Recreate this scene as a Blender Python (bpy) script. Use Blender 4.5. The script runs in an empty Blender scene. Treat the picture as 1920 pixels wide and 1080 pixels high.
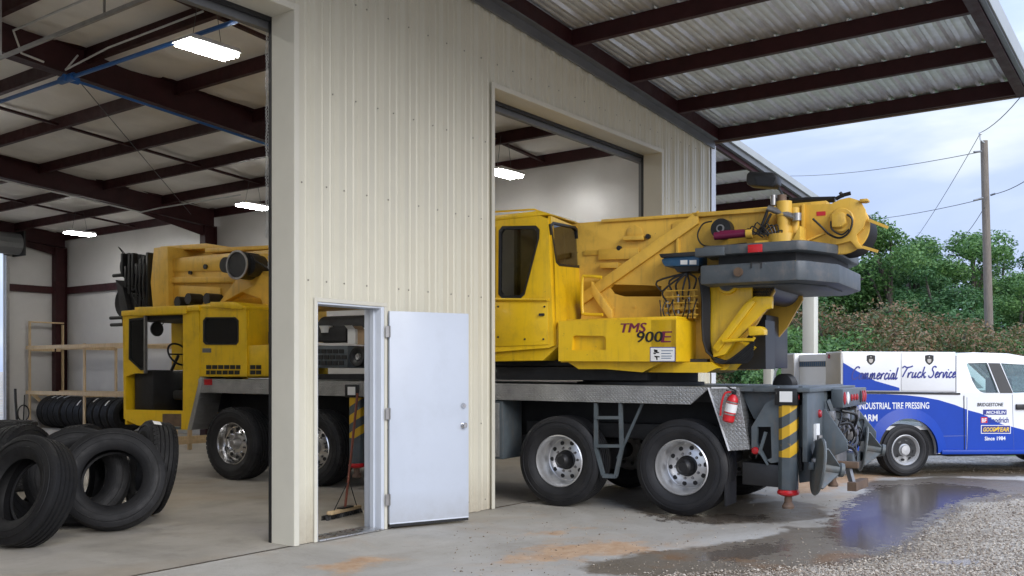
import bpy, bmesh, math, random
from mathutils import Vector, Matrix, noise
from mathutils.geometry import tessellate_polygon
R = math.radians
S = bpy.context.scene
COL = S.collection
rng = random.Random(7)

# ------------------------------------------------------------------ camera, sky, sun, exposure
VIEW = R(36.65); FPX = 1794.0; HZ = 696.0; EYE = 1.6
cam = bpy.data.cameras.new('camera'); camo = bpy.data.objects.new('camera', cam); COL.objects.link(camo)
camo.location = (0, 0, EYE); camo.rotation_euler = (R(90), 0, VIEW - R(90))
cam.sensor_width = 36; cam.lens = FPX / 1920 * 36; cam.shift_y = (HZ - 540) / 1920
cam.clip_start = 0.05; cam.clip_end = 3000
S.camera = camo

SUN_EL, SUN_AZ = R(25), R(-112)      # direction the light comes from (front right of the gable)
w = bpy.data.worlds.new('World'); S.world = w; w.use_nodes = True
nt = w.node_tree; nt.nodes.clear()
def N(t, **k):
    n = nt.nodes.new(t)
    for a, b in k.items(): setattr(n, a, b)
    return n
out = N('ShaderNodeOutputWorld'); bg = N('ShaderNodeBackground'); sky = N('ShaderNodeTexSky')
sky.sky_type = 'NISHITA'; sky.sun_disc = False; sky.sun_elevation = SUN_EL; sky.sun_rotation = R(90) - SUN_AZ
sky.dust_density = 2.0
tc = N('ShaderNodeTexCoord'); mp = N('ShaderNodeMapping'); mp.inputs['Scale'].default_value = (1.6, 1.6, 5.5)
mp.inputs['Location'].default_value = (0.35, 0.2, 0.95)
nz = N('ShaderNodeTexNoise'); nz.inputs['Scale'].default_value = 1.5; nz.inputs['Detail'].default_value = 6; nz.inputs['Roughness'].default_value = .5
nz.inputs['Distortion'].default_value = .3
cr_ = N('ShaderNodeValToRGB')
cr_.color_ramp.elements[0].position = .42; cr_.color_ramp.elements[0].color = (4.1, 5.1, 7.9, 1)
cr_.color_ramp.elements[1].position = .63; cr_.color_ramp.elements[1].color = (7.6, 8.2, 8.7, 1)
e = cr_.color_ramp.elements.new(.53); e.color = (5.0, 6.0, 8.4, 1)
sep = N('ShaderNodeSeparateXYZ'); mr = N('ShaderNodeMapRange')
mr.inputs[1].default_value = .22; mr.inputs[2].default_value = 1.0; mr.inputs[3].default_value = 1.0; mr.inputs[4].default_value = 3.3
vm = N('ShaderNodeVectorMath', operation='SCALE'); mx = N('ShaderNodeMixRGB'); mx.inputs[0].default_value = .86
L = nt.links.new
L(tc.outputs['Generated'], mp.inputs[0]); L(mp.outputs[0], nz.inputs['Vector']); L(nz.outputs[0], cr_.inputs[0])
L(tc.outputs['Generated'], sep.inputs[0]); L(sep.outputs[2], mr.inputs[0]); L(cr_.outputs[0], vm.inputs[0]); L(mr.outputs[0], vm.inputs['Scale'])
L(sky.outputs[0], mx.inputs[1]); L(vm.outputs[0], mx.inputs[2]); L(mx.outputs[0], bg.inputs[0]); L(bg.outputs[0], out.inputs[0])
bg.inputs[1].default_value = 0.1
sl = bpy.data.lights.new('sun', 'SUN'); so = bpy.data.objects.new('sun', sl); COL.objects.link(so)
sl.energy = 1.5; sl.angle = R(32); sl.color = (1, .97, .93)
sd = Vector((math.cos(SUN_EL) * math.cos(SUN_AZ), math.cos(SUN_EL) * math.sin(SUN_AZ), math.sin(SUN_EL)))
so.rotation_euler = sd.to_track_quat('Z', 'Y').to_euler(); so.location = (-20, -30, 40)
S.view_settings.view_transform = 'Standard'; S.view_settings.look = 'None'; S.view_settings.exposure = 0.45; S.view_settings.gamma = 1
S.render.engine = 'CYCLES'; S.cycles.use_denoising = True; S.cycles.max_bounces = 8; S.cycles.sample_clamp_indirect = 6
S.cycles.caustics_reflective = False; S.cycles.caustics_refractive = False

# ------------------------------------------------------------------ measuring helpers (photo point -> a real plane in the place)
FW = (math.cos(VIEW), math.sin(VIEW)); RT = (math.sin(VIEW), -math.cos(VIEW))
def ray(px, py):
    u = (px - 960) / FPX; v = (HZ - py) / FPX
    return (FW[0] + RT[0] * u, FW[1] + RT[1] * u, v)
def on_ground(px, py, z=0.0):
    d = ray(px, py); t = (z - EYE) / d[2]; return (t * d[0], t * d[1])
def on_y(px, py, y):
    d = ray(px, py); t = y / d[1]; return (t * d[0], EYE + t * d[2])
class Frame:
    def __init__(s, o, deg):
        s.o = o; s.deg = deg; r = R(deg); s.x = (math.cos(r), math.sin(r)); s.y = (-math.sin(r), math.cos(r))
    def side(s, px, py, xl):
        d = ray(px, py); n = s.x; t = (xl + s.o[0]*n[0] + s.o[1]*n[1]) / (d[0]*n[0] + d[1]*n[1])
        p = (t*d[0]-s.o[0], t*d[1]-s.o[1]); return (p[0]*s.y[0]+p[1]*s.y[1], EYE + t*d[2])
    def rear(s, px, py, yl):
        d = ray(px, py); n = s.y; t = (yl + s.o[0]*n[0] + s.o[1]*n[1]) / (d[0]*n[0] + d[1]*n[1])
        p = (t*d[0]-s.o[0], t*d[1]-s.o[1]); return (p[0]*s.x[0]+p[1]*s.x[1], EYE + t*d[2])
CF = Frame((9.73, 3.45), 6.5)       # crane: local y runs from its tail to its nose, x from near to far side
TF = Frame((15.3, 3.87), -133)       # pickup: local y runs to its nose, x = 0 is the side turned to the viewer

# ------------------------------------------------------------------ materials
def mat(name, col, rough=.5, metal=0., var=.0, vscale=3., bump=0., bscale=30., dirt=None, damt=0., dscale=2., spec=.5, coat=0., coords='Object', stretch=None, rvar=0.):
    m = bpy.data.materials.new(name); m.use_nodes = True; t = m.node_tree; b = t.nodes['Principled BSDF']
    b.inputs['Base Color'].default_value = (*col, 1); b.inputs['Roughness'].default_value = rough; b.inputs['Metallic'].default_value = metal
    b.inputs['Specular IOR Level'].default_value = spec; b.inputs['Coat Weight'].default_value = coat; b.inputs['Coat Roughness'].default_value = .15
    l = t.links.new; tcn = t.nodes.new('ShaderNodeTexCoord'); src = tcn.outputs[coords]
    if stretch:
        mpn = t.nodes.new('ShaderNodeMapping'); mpn.inputs['Scale'].default_value = stretch; l(src, mpn.inputs[0]); src = mpn.outputs[0]
    def noi(sc, det=5, ro=.6):
        n = t.nodes.new('ShaderNodeTexNoise'); n.inputs['Scale'].default_value = sc; n.inputs['Detail'].default_value = det; n.inputs['Roughness'].default_value = ro
        l(src, n.inputs['Vector']); return n.outputs[0]
    c = None
    if var > 0:
        r = t.nodes.new('ShaderNodeMapRange'); r.inputs[1].default_value = .3; r.inputs[2].default_value = .7
        r.inputs[3].default_value = 1 - var; r.inputs[4].default_value = 1 + var; l(noi(vscale), r.inputs[0])
        v = t.nodes.new('ShaderNodeVectorMath'); v.operation = 'SCALE'; v.inputs[0].default_value = col; l(r.outputs[0], v.inputs['Scale']); c = v.outputs[0]
    if dirt:
        rp = t.nodes.new('ShaderNodeMapRange'); rp.inputs[1].default_value = .5; rp.inputs[2].default_value = .78; rp.inputs[3].default_value = 0; rp.inputs[4].default_value = damt
        l(noi(dscale, 8, .7), rp.inputs[0]); x = t.nodes.new('ShaderNodeMixRGB'); l(rp.outputs[0], x.inputs[0])
        if c: l(c, x.inputs[1])
        else: x.inputs[1].default_value = (*col, 1)
        x.inputs[2].default_value = (*dirt, 1); c = x.outputs[0]
    if c: l(c, b.inputs['Base Color'])
    if rvar > 0:
        r = t.nodes.new('ShaderNodeMapRange'); r.inputs[1].default_value = .3; r.inputs[2].default_value = .7
        r.inputs[3].default_value = max(.02, rough - rvar); r.inputs[4].default_value = rough + rvar; l(noi(vscale * 1.7), r.inputs[0]); l(r.outputs[0], b.inputs['Roughness'])
    if bump > 0:
        bn = t.nodes.new('ShaderNodeBump'); bn.inputs['Strength'].default_value = 1; bn.inputs['Distance'].default_value = bump
        l(noi(bscale, 4), bn.inputs['Height']); l(bn.outputs[0], b.inputs['Normal'])
    return m
def emit(name, col, s):
    m = bpy.data.materials.new(name); m.use_nodes = True; t = m.node_tree; b = t.nodes['Principled BSDF']
    b.inputs['Base Color'].default_value = (.8, .8, .8, 1); b.inputs['Emission Color'].default_value = (*col, 1); b.inputs['Emission Strength'].default_value = s
    return m
def glass(name, tint=(.8, .9, .88), a=.35):
    m = bpy.data.materials.new(name); m.use_nodes = True; t = m.node_tree; t.nodes.clear(); l = t.links.new
    o = t.nodes.new('ShaderNodeOutputMaterial'); tr = t.nodes.new('ShaderNodeBsdfTransparent'); tr.inputs[0].default_value = (*tint, 1)
    g = t.nodes.new('ShaderNodeBsdfGlossy'); g.inputs['Roughness'].default_value = .03; f = t.nodes.new('ShaderNodeFresnel'); f.inputs[0].default_value = 1.5
    ad = t.nodes.new('ShaderNodeMath'); ad.operation = 'MULTIPLY_ADD'; ad.inputs[1].default_value = 1.0; ad.inputs[2].default_value = a * .15
    mixn = t.nodes.new('ShaderNodeMixShader'); l(f.outputs[0], ad.inputs[0]); l(ad.outputs[0], mixn.inputs[0]); l(tr.outputs[0], mixn.inputs[1]); l(g.outputs[0], mixn.inputs[2]); l(mixn.outputs[0], o.inputs[0])
    return m

M = {}
M['tan'] = mat('tan_panel', (.635, .605, .49), .38, var=.03, vscale=1.5, dirt=(.40, .36, .27), damt=.10, dscale=1.2, bump=.004, bscale=1.7)
def splash(m, col, top):
    t = m.node_tree; b = t.nodes['Principled BSDF']; l = t.links.new; old = b.inputs['Base Color'].links[0].from_socket
    tcn = t.nodes.new('ShaderNodeTexCoord'); sp = t.nodes.new('ShaderNodeSeparateXYZ'); l(tcn.outputs['Object'], sp.inputs[0]); r = t.nodes.new('ShaderNodeMapRange'); r.inputs[1].default_value = top; r.inputs[2].default_value = 0; l(sp.outputs[2], r.inputs[0])
    n = t.nodes.new('ShaderNodeTexNoise'); n.inputs['Scale'].default_value = 7; n.inputs['Detail'].default_value = 8; n.inputs['Roughness'].default_value = .75; l(tcn.outputs['Object'], n.inputs['Vector'])
    mm = t.nodes.new('ShaderNodeMath'); mm.operation = 'MULTIPLY'; l(r.outputs[0], mm.inputs[0]); l(n.outputs[0], mm.inputs[1]); x = t.nodes.new('ShaderNodeMixRGB'); l(mm.outputs[0], x.inputs[0]); l(old, x.inputs[1]); x.inputs[2].default_value = (*col, 1); l(x.outputs[0], b.inputs['Base Color'])
splash(M['tan'], (.30, .24, .17), .55)
M['tan_trim'] = mat('tan_trim', (.64, .615, .52), .4, var=.03)
M['red'] = mat('red_oxide', (.034, .0078, .009), .55, spec=.3, var=.25, vscale=4, rvar=.1)
M['galv'] = mat('galvanised', (.60, .61, .61), .42, metal=.45, var=.12, vscale=6, rvar=.1, bump=.001, bscale=4)
M['grey_trim'] = mat('grey_trim', (.17, .175, .18), .45, metal=.4, var=.1)
M['white_liner'] = mat('white_liner', (.58, .57, .555), .38, var=.05, vscale=.8, dirt=(.4, .38, .35), damt=.2, bump=.009, bscale=2.2)
M['insul'] = mat('insulation', (.78, .76, .72), .5, var=.08, vscale=1.2)
M['door'] = mat('door_paint', (.53, .575, .65), .38, var=.03, vscale=1.4, dirt=(.40, .43, .47), damt=.3, dscale=2.2, rvar=.08)
splash(M['door'], (.34, .33, .32), .38)
M['frame_w'] = mat('frame_paint', (.62, .66, .72), .4, var=.03)
M['chrome'] = mat('chrome', (.65, .65, .65), .18, metal=1)
M['rim_alu'] = mat('polished_rim', (.70, .70, .70), .3, metal=.75, var=.03, vscale=4, dirt=(.30, .28, .26), damt=.25, dscale=6)
M['steel'] = mat('steel', (.34, .33, .32), .38, metal=.8, var=.15, vscale=8)
M['alu'] = mat('aluminium', (.62, .62, .62), .3, metal=.9, var=.1, vscale=10, rvar=.08)
M['silver'] = mat('silver_wheel', (.52, .52, .52), .35, metal=.35, var=.05)
M['black'] = mat('black_paint', (.012, .012, .013), .45, var=.3, vscale=8)
M['rubber'] = mat('rubber', (.009, .009, .0105), .6, var=.4, vscale=5, dirt=(.05, .046, .042), damt=.4, dscale=3, bump=.0015, bscale=60)
M['rubber_new'] = mat('rubber_new', (.0065, .0065, .0075), .62, var=.3, vscale=6, bump=.001, bscale=50, rvar=.1, spec=.35, dirt=(.026, .025, .024), damt=.45, dscale=4)
M['hose'] = mat('hose', (.01, .01, .011), .4)
M['yel'] = mat('crane_yellow', (.77, .49, .01), .38, var=.06, vscale=3, dirt=(.30, .17, .03), damt=.45, dscale=3.5, coat=.2, rvar=.08)
M['boomy'] = mat('boom_yellow', (.73, .45, .065), .45, var=.06, vscale=2.5, dirt=(.24, .13, .04), damt=.45, dscale=3.0, rvar=.08)
M['cgrey'] = mat('carrier_grey', (.082, .10, .11), .42, var=.2, vscale=4, dirt=(.16, .14, .115), damt=.5, dscale=5)
M['cw_grey'] = mat('counterweight_grey', (.075, .088, .097), .5, var=.15, vscale=5, dirt=(.24, .20, .17), damt=.4, dscale=7)
M['dark'] = mat('dark_grime', (.017, .017, .018), .65, var=.4, vscale=6)
M['white'] = mat('white_paint', (.78, .79, .80), .25, var=.02, coat=.4)
M['blue'] = mat('blue_vinyl', (.005, .05, .37), .4, var=.05, spec=.3)
M['navy'] = mat('navy_vinyl', (.02, .03, .22), .4)
M['bluebox'] = mat('blue_box', (.02, .09, .19), .45, var=.2, vscale=6, dirt=(.2, .22, .24), damt=.3, dscale=9)
M['redp'] = mat('red_paint', (.55, .015, .02), .3, var=.08)
M['redlens'] = mat('red_lens', (.35, .012, .015), .2)
M['wlens'] = mat('clear_lens', (.75, .75, .72), .15)
M['label'] = mat('label', (.8, .8, .78), .5)
M['wood'] = mat('pine', (.62, .46, .27), .6, var=.15, vscale=6, stretch=(6, 6, .8), dirt=(.38, .24, .12), damt=.35, dscale=2)
M['card'] = mat('cardboard', (.42, .29, .17), .75, var=.1)
M['glass'] = glass('glass', (.72, .84, .81)); M['glass_d'] = glass('dark_glass', (.34, .37, .35), .8)
M['purple'] = mat('maroon_vinyl', (.16, .012, .05), .4)
M['beige'] = mat('beige_metal', (.48, .45, .41), .45, var=.04)
M['pipeblue'] = mat('blue_pipe', (.015, .10, .33), .35, var=.1)
M['pole'] = mat('weathered_pole', (.19, .16, .13), .8, var=.3, vscale=5, stretch=(8, 8, .5), bump=.004, bscale=20)
M['rust'] = mat('rusty_steel', (.17, .11, .075), .65, metal=.2, var=.35, vscale=9, dirt=(.13, .15, .16), damt=.8, dscale=5)
M['padgrey'] = mat('pad_steel', (.13, .145, .145), .55, metal=.15, var=.25, vscale=6, dirt=(.20, .12, .07), damt=.75, dscale=4.5)
M['pale_trim'] = mat('pale_trim', (.36, .38, .375), .45, var=.06)
M['handle'] = mat('painted_handle', (.22, .06, .03), .5, var=.2)
M['brown'] = mat('brown_steel', (.12, .075, .045), .7, var=.3, vscale=9)
M['bolt'] = mat('screw', (.28, .26, .22), .45, metal=.5)
M['led'] = emit('led_tubes', (1, .985, .95), 64)
M['wire'] = mat('wire', (.07, .075, .08), .6)

def weather(m, streak=(.20, .11, .03), chip=(.10, .06, .035), amt=.55):
    t = m.node_tree; b = t.nodes['Principled BSDF']; l = t.links.new; old = b.inputs['Base Color'].links[0].from_socket; tcn = t.nodes.new('ShaderNodeTexCoord')
    def layer(old, scale, stretch, lo, hi, col, a):
        mpn = t.nodes.new('ShaderNodeMapping'); mpn.inputs['Scale'].default_value = stretch; l(tcn.outputs['Object'], mpn.inputs[0])
        n = t.nodes.new('ShaderNodeTexNoise'); n.inputs['Scale'].default_value = scale; n.inputs['Detail'].default_value = 7; n.inputs['Roughness'].default_value = .65; l(mpn.outputs[0], n.inputs['Vector'])
        r = t.nodes.new('ShaderNodeMapRange'); r.inputs[1].default_value = lo; r.inputs[2].default_value = hi; r.inputs[4].default_value = a; l(n.outputs[0], r.inputs[0])
        x = t.nodes.new('ShaderNodeMixRGB'); l(r.outputs[0], x.inputs[0]); l(old, x.inputs[1]); x.inputs[2].default_value = (*col, 1); return x.outputs[0]
    c = layer(old, 3.2, (4, 4, .45), .55, .75, streak, amt); c = layer(c, 26, (1, 1, 1), .685, .71, chip, .85); l(c, b.inputs['Base Color'])
weather(M['yel'], amt=.35); weather(M['boomy'], (.26, .15, .05), amt=.5); weather(M['cgrey'], (.15, .12, .09), (.16, .10, .06), .6); weather(M['cw_grey'], (.16, .14, .12), (.18, .11, .07), .6)
def stripes_mat():
    m = mat('hazard_stripes', (.6, .36, .02), .42); t = m.node_tree; b = t.nodes['Principled BSDF']; l = t.links.new
    tcn = t.nodes.new('ShaderNodeTexCoord'); sp = t.nodes.new('ShaderNodeSeparateXYZ'); l(tcn.outputs['Object'], sp.inputs[0])
    a = t.nodes.new('ShaderNodeMath'); a.operation = 'MULTIPLY_ADD'; a.inputs[1].default_value = .55; l(sp.outputs[1], a.inputs[0]); l(sp.outputs[2], a.inputs[2])
    a2 = t.nodes.new('ShaderNodeMath'); a2.operation = 'MULTIPLY_ADD'; a2.inputs[1].default_value = -.3; l(sp.outputs[0], a2.inputs[0]); l(a.outputs[0], a2.inputs[2])
    f = t.nodes.new('ShaderNodeMath'); f.operation = 'MULTIPLY'; f.inputs[1].default_value = 1 / .235; l(a2.outputs[0], f.inputs[0])
    fr = t.nodes.new('ShaderNodeMath'); fr.operation = 'FRACT'; l(f.outputs[0], fr.inputs[0])
    g = t.nodes.new('ShaderNodeMath'); g.operation = 'GREATER_THAN'; g.inputs[1].default_value = .5; l(fr.outputs[0], g.inputs[0])
    n = t.nodes.new('ShaderNodeTexNoise'); n.inputs['Scale'].default_value = 14; n.inputs['Detail'].default_value = 8; l(tcn.outputs['Object'], n.inputs['Vector'])
    g2 = t.nodes.new('ShaderNodeMath'); g2.operation = 'GREATER_THAN'; g2.inputs[1].default_value = .69; l(n.outputs[0], g2.inputs[0])
    x = t.nodes.new('ShaderNodeMixRGB'); x.inputs[1].default_value = (.62, .37, .02, 1); x.inputs[2].default_value = (.07, .085, .09, 1); l(g.outputs[0], x.inputs[0])
    y = t.nodes.new('ShaderNodeMixRGB'); y.inputs[2].default_value = (.2, .15, .08, 1); l(x.outputs[0], y.inputs[1]); l(g2.outputs[0], y.inputs[0])
    l(y.outputs[0], b.inputs['Base Color']); return m
M['stripes'] = stripes_mat()
def diamond_mat(name='diamond_plate', col=(.42, .42, .41)):
    m = mat(name, col, .4, metal=.8, var=.15, vscale=5, dirt=(.13, .12, .11), damt=.4, dscale=4); t = m.node_tree; b = t.nodes['Principled BSDF']; l = t.links.new
    tcn = t.nodes.new('ShaderNodeTexCoord'); hs = []
    for ang in (45, -45):
        mpn = t.nodes.new('ShaderNodeMapping'); mpn.inputs['Rotation'].default_value = (R(ang), 0, 0); mpn.inputs['Scale'].default_value = (0.01, 1, 1); l(tcn.outputs['Object'], mpn.inputs[0])
        br = t.nodes.new('ShaderNodeTexBrick'); br.inputs['Scale'].default_value = 1; br.inputs['Brick Width'].default_value = .07; br.inputs['Row Height'].default_value = .03
        br.inputs['Mortar Size'].default_value = .0085; br.inputs['Mortar Smooth'].default_value = .5
        rot = t.nodes.new('ShaderNodeCombineXYZ'); sp = t.nodes.new('ShaderNodeSeparateXYZ'); l(mpn.outputs[0], sp.inputs[0]); l(sp.outputs[1], rot.inputs[0]); l(sp.outputs[2], rot.inputs[1]); l(rot.outputs[0], br.inputs['Vector'])
        hs.append(br.outputs['Fac'])
    ad = t.nodes.new('ShaderNodeMath'); ad.operation = 'MULTIPLY'; l(hs[0], ad.inputs[0]); l(hs[1], ad.inputs[1])
    inv = t.nodes.new('ShaderNodeMath'); inv.operation = 'SUBTRACT'; inv.inputs[0].default_value = 1; l(ad.outputs[0], inv.inputs[1])
    bn = t.nodes.new('ShaderNodeBump'); bn.inputs['Distance'].default_value = .006; l(inv.outputs[0], bn.inputs['Height']); l(bn.outputs[0], b.inputs['Normal']); return m
M['diamond'] = diamond_mat()

# ------------------------------------------------------------------ mesh builder
def frame_to(axis):
    a = Vector(axis).normalized(); u = a.orthogonal().normalized()
    if abs(a.z) < .9: u = Vector((0, 0, 1)).cross(a).normalized()
    return a, u, a.cross(u)
class MB:
    def __init__(s): s.v = []; s.f = []; s.m = []
    def add(s, vs, fs, mi=0):
        o = len(s.v); s.v += [tuple(p) for p in vs]; s.f += [tuple(o + i for i in f) for f in fs]; s.m += [mi] * len(fs); return s
    def bmadd(s, bm, mi=0):
        bm.verts.ensure_lookup_table(); bm.verts.index_update()
        s.add([v.co for v in bm.verts], [[v.index for v in f.verts] for f in bm.faces], mi); bm.free(); return s
    def solid(s, rings, caps, mi, bev):
        bm = bmesh.new(); n = len(rings[0]); vs = [[bm.verts.new(p) for p in r] for r in rings]
        for a, b in zip(vs, vs[1:]):
            for i in range(n):
                bm.faces.new((a[i], a[(i+1) % n], b[(i+1) % n], b[i]))
        bm.faces.new(vs[0][::-1]); bm.faces.new(vs[-1])
        bmesh.ops.recalc_face_normals(bm, faces=bm.faces)
        if bev > 0: bmesh.ops.bevel(bm, geom=list(bm.edges), offset=bev, segments=2, affect='EDGES', profile=.5, clamp_overlap=True)
        return s.bmadd(bm, mi)
    def box(s, x0, x1, y0, y1, z0, z1, mi=0, bev=0):
        r = lambda z: [(x0, y0, z), (x1, y0, z), (x1, y1, z), (x0, y1, z)]
        return s.solid([r(z0), r(z1)], 1, mi, bev)
    def prism(s, pts, pl, d0, d1, mi=0, bev=0):      # pl: 'yz' extrudes along x, 'xz' along y, 'xy' along z
        g = {'yz': lambda p, d: (d, p[0], p[1]), 'xz': lambda p, d: (p[0], d, p[1]), 'xy': lambda p, d: (p[0], p[1], d)}[pl]
        return s.solid([[g(p, d0) for p in pts], [g(p, d1) for p in pts]], 1, mi, bev)
    def panel(s, outer, holes, pl, d0, d1, mi=0):     # a plate with openings cut in it
        g = {'yz': lambda p, d: (d, p[0], p[1]), 'xz': lambda p, d: (p[0], d, p[1]), 'xy': lambda p, d: (p[0], p[1], d)}[pl]
        loops = [list(outer)] + [list(h) for h in holes]
        tri = tessellate_polygon([[Vector((p[0], p[1], 0)) for p in lp] for lp in loops])
        flat = [p for lp in loops for p in lp]; n = len(flat)
        vs = [g(p, d0) for p in flat] + [g(p, d1) for p in flat]
        fs = [tuple(t) for t in tri] + [tuple(i + n for i in reversed(t)) for t in tri]; o = 0
        for lp in loops:
            k = len(lp)
            for i in range(k): fs.append((o+i, o+(i+1) % k, n+o+(i+1) % k, n+o+i))
            o += k
        bm = bmesh.new(); bv = [bm.verts.new(v) for v in vs]
        for f in fs:
            try: bm.faces.new([bv[i] for i in f])
            except ValueError: pass
        bmesh.ops.recalc_face_normals(bm, faces=bm.faces); return s.bmadd(bm, mi)
    def cyl(s, p0, p1, r, r1=None, n=16, mi=0, bev=0):
        r1 = r if r1 is None else r1; p0 = Vector(p0); p1 = Vector(p1); a, u, v = frame_to(p1 - p0)
        ring = lambda p, q: [p + (u * math.cos(2*math.pi*i/n) + v * math.sin(2*math.pi*i/n)) * q for i in range(n)]
        return s.solid([ring(p0, r), ring(p1, r1)], 1, mi, bev)
    def beam(s, p0, p1, wd, ht, mi=0, bev=0, up=(0, 0, 1)):
        p0 = Vector(p0); p1 = Vector(p1); a = (p1-p0).normalized(); up = (0, 1, 0) if abs(a.dot(Vector(up))) > .995 else up; u = a.cross(Vector(up)).normalized(); v = u.cross(a)
        ring = lambda p: [p - u*wd/2 - v*ht/2, p + u*wd/2 - v*ht/2, p + u*wd/2 + v*ht/2, p - u*wd/2 + v*ht/2]
        return s.solid([ring(p0), ring(p1)], 1, mi, bev)
    def tube(s, pts, r, n=8, mi=0, sub=0):
        P = [Vector(p) for p in pts]
        if sub:                                       # Catmull-Rom smoothing
            Q = []
            for i in range(len(P)-1):
                a = P[max(i-1, 0)]; b = P[i]; c = P[i+1]; d = P[min(i+2, len(P)-1)]
                for k in range(sub):
                    t = k/sub; Q.append(.5*((2*b)+(c-a)*t+(2*a-5*b+4*c-d)*t*t+(3*b-a-3*c+d)*t**3))
            Q.append(P[-1]); P = Q
        rings = []; u = None
        for i, p in enumerate(P):
            t = (P[min(i+1, len(P)-1)] - P[max(i-1, 0)]).normalized()
            if u is None: u = t.orthogonal().normalized()
            u = (u - t * u.dot(t)).normalized(); v = t.cross(u)
            rings.append([p + (u*math.cos(2*math.pi*k/n) + v*math.sin(2*math.pi*k/n))*r for k in range(n)])
        return s.solid(rings, 1, mi, 0)
    def lathe(s, prof, o, axis, n=48, mi=0, closed=False):   # prof: (radius, distance along axis)
        o = Vector(o); a, u, v = frame_to(axis); vs = []; k = len(prof)
        for i in range(n):
            d = u*math.cos(2*math.pi*i/n) + v*math.sin(2*math.pi*i/n)
            vs += [o + d*r + a*h for r, h in prof]
        fs = []
        for i in range(n):
            j = (i+1) % n
            for q in range(k if closed else k-1):
                q2 = (q+1) % k
                fs.append((i*k+q, i*k+q2, j*k+q2, j*k+q))
        return s.add(vs, fs, mi)
    def build(s, name, mats, parent=None, smooth=35, loc=None):
        me = bpy.data.meshes.new(name); me.from_pydata(s.v, [], s.f); me.validate()
        for mm in (mats if isinstance(mats, (list, tuple)) else [mats]): me.materials.append(M[mm] if isinstance(mm, str) else mm)
        if len(me.polygons) == len(s.m): me.polygons.foreach_set('material_index', s.m)
        if smooth:
            me.polygons.foreach_set('use_smooth', [True]*len(me.polygons)); me.set_sharp_from_angle(angle=R(smooth))
        me.update(); o = bpy.data.objects.new(name, me); COL.objects.link(o)
        if parent: o.parent = parent
        if loc: o.location = loc
        return o
def thing(name, label, cat, loc=(0, 0, 0), rz=0, group=None):
    o = bpy.data.objects.new(name, None); o.empty_display_size = .2; COL.objects.link(o); o.location = loc; o.rotation_euler = (0, 0, rz)
    o['label'] = label; o['category'] = cat
    if group: o['group'] = group
    return o
def tag(o, label, cat, group=None):
    o['label'] = label; o['category'] = cat
    if group: o['group'] = group
    return o
def structure(o): o['kind'] = 'structure'; return o
def stuff(o, label, cat): o['kind'] = 'stuff'; o['label'] = label; o['category'] = cat; return o
def dup(root, loc=None, rot=None, label=None):
    r = root.copy(); COL.objects.link(r)
    if loc: r.location = loc
    if rot: r.rotation_euler = rot
    if label: r['label'] = label
    for ch in list(root.children):
        c = ch.copy(); COL.objects.link(c); c.parent = r
        for g in ch.children:
            d = g.copy(); COL.objects.link(d); d.parent = c
    return r
def text_pts(body, size, shear=0., bold=0., font_x=1.):
    cu = bpy.data.curves.new('t', 'FONT'); cu.body = body; cu.size = size; cu.shear = shear; cu.offset = bold; cu.resolution_u = 3
    o = bpy.data.objects.new('t', cu); COL.objects.link(o); dg = bpy.context.evaluated_depsgraph_get(); me = bpy.data.meshes.new_from_object(o.evaluated_get(dg))
    vs = [(v.co.x*font_x, v.co.y) for v in me.vertices]; fs = [tuple(p.vertices) for p in me.polygons]
    bpy.data.objects.remove(o); bpy.data.meshes.remove(me); bpy.data.curves.remove(cu); return vs, fs
def text_fit(body, w_, h_, shear=0., bold=0.):          # flat lettering fitted to w_ x h_
    vs, fs = text_pts(body, 1, shear, bold); x0 = min(v[0] for v in vs); x1 = max(v[0] for v in vs); y0 = min(v[1] for v in vs); y1 = max(v[1] for v in vs)
    return [((v[0]-x0)/(x1-x0)*w_, (v[1]-y0)/(y1-y0)*h_) for v in vs], fs

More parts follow.
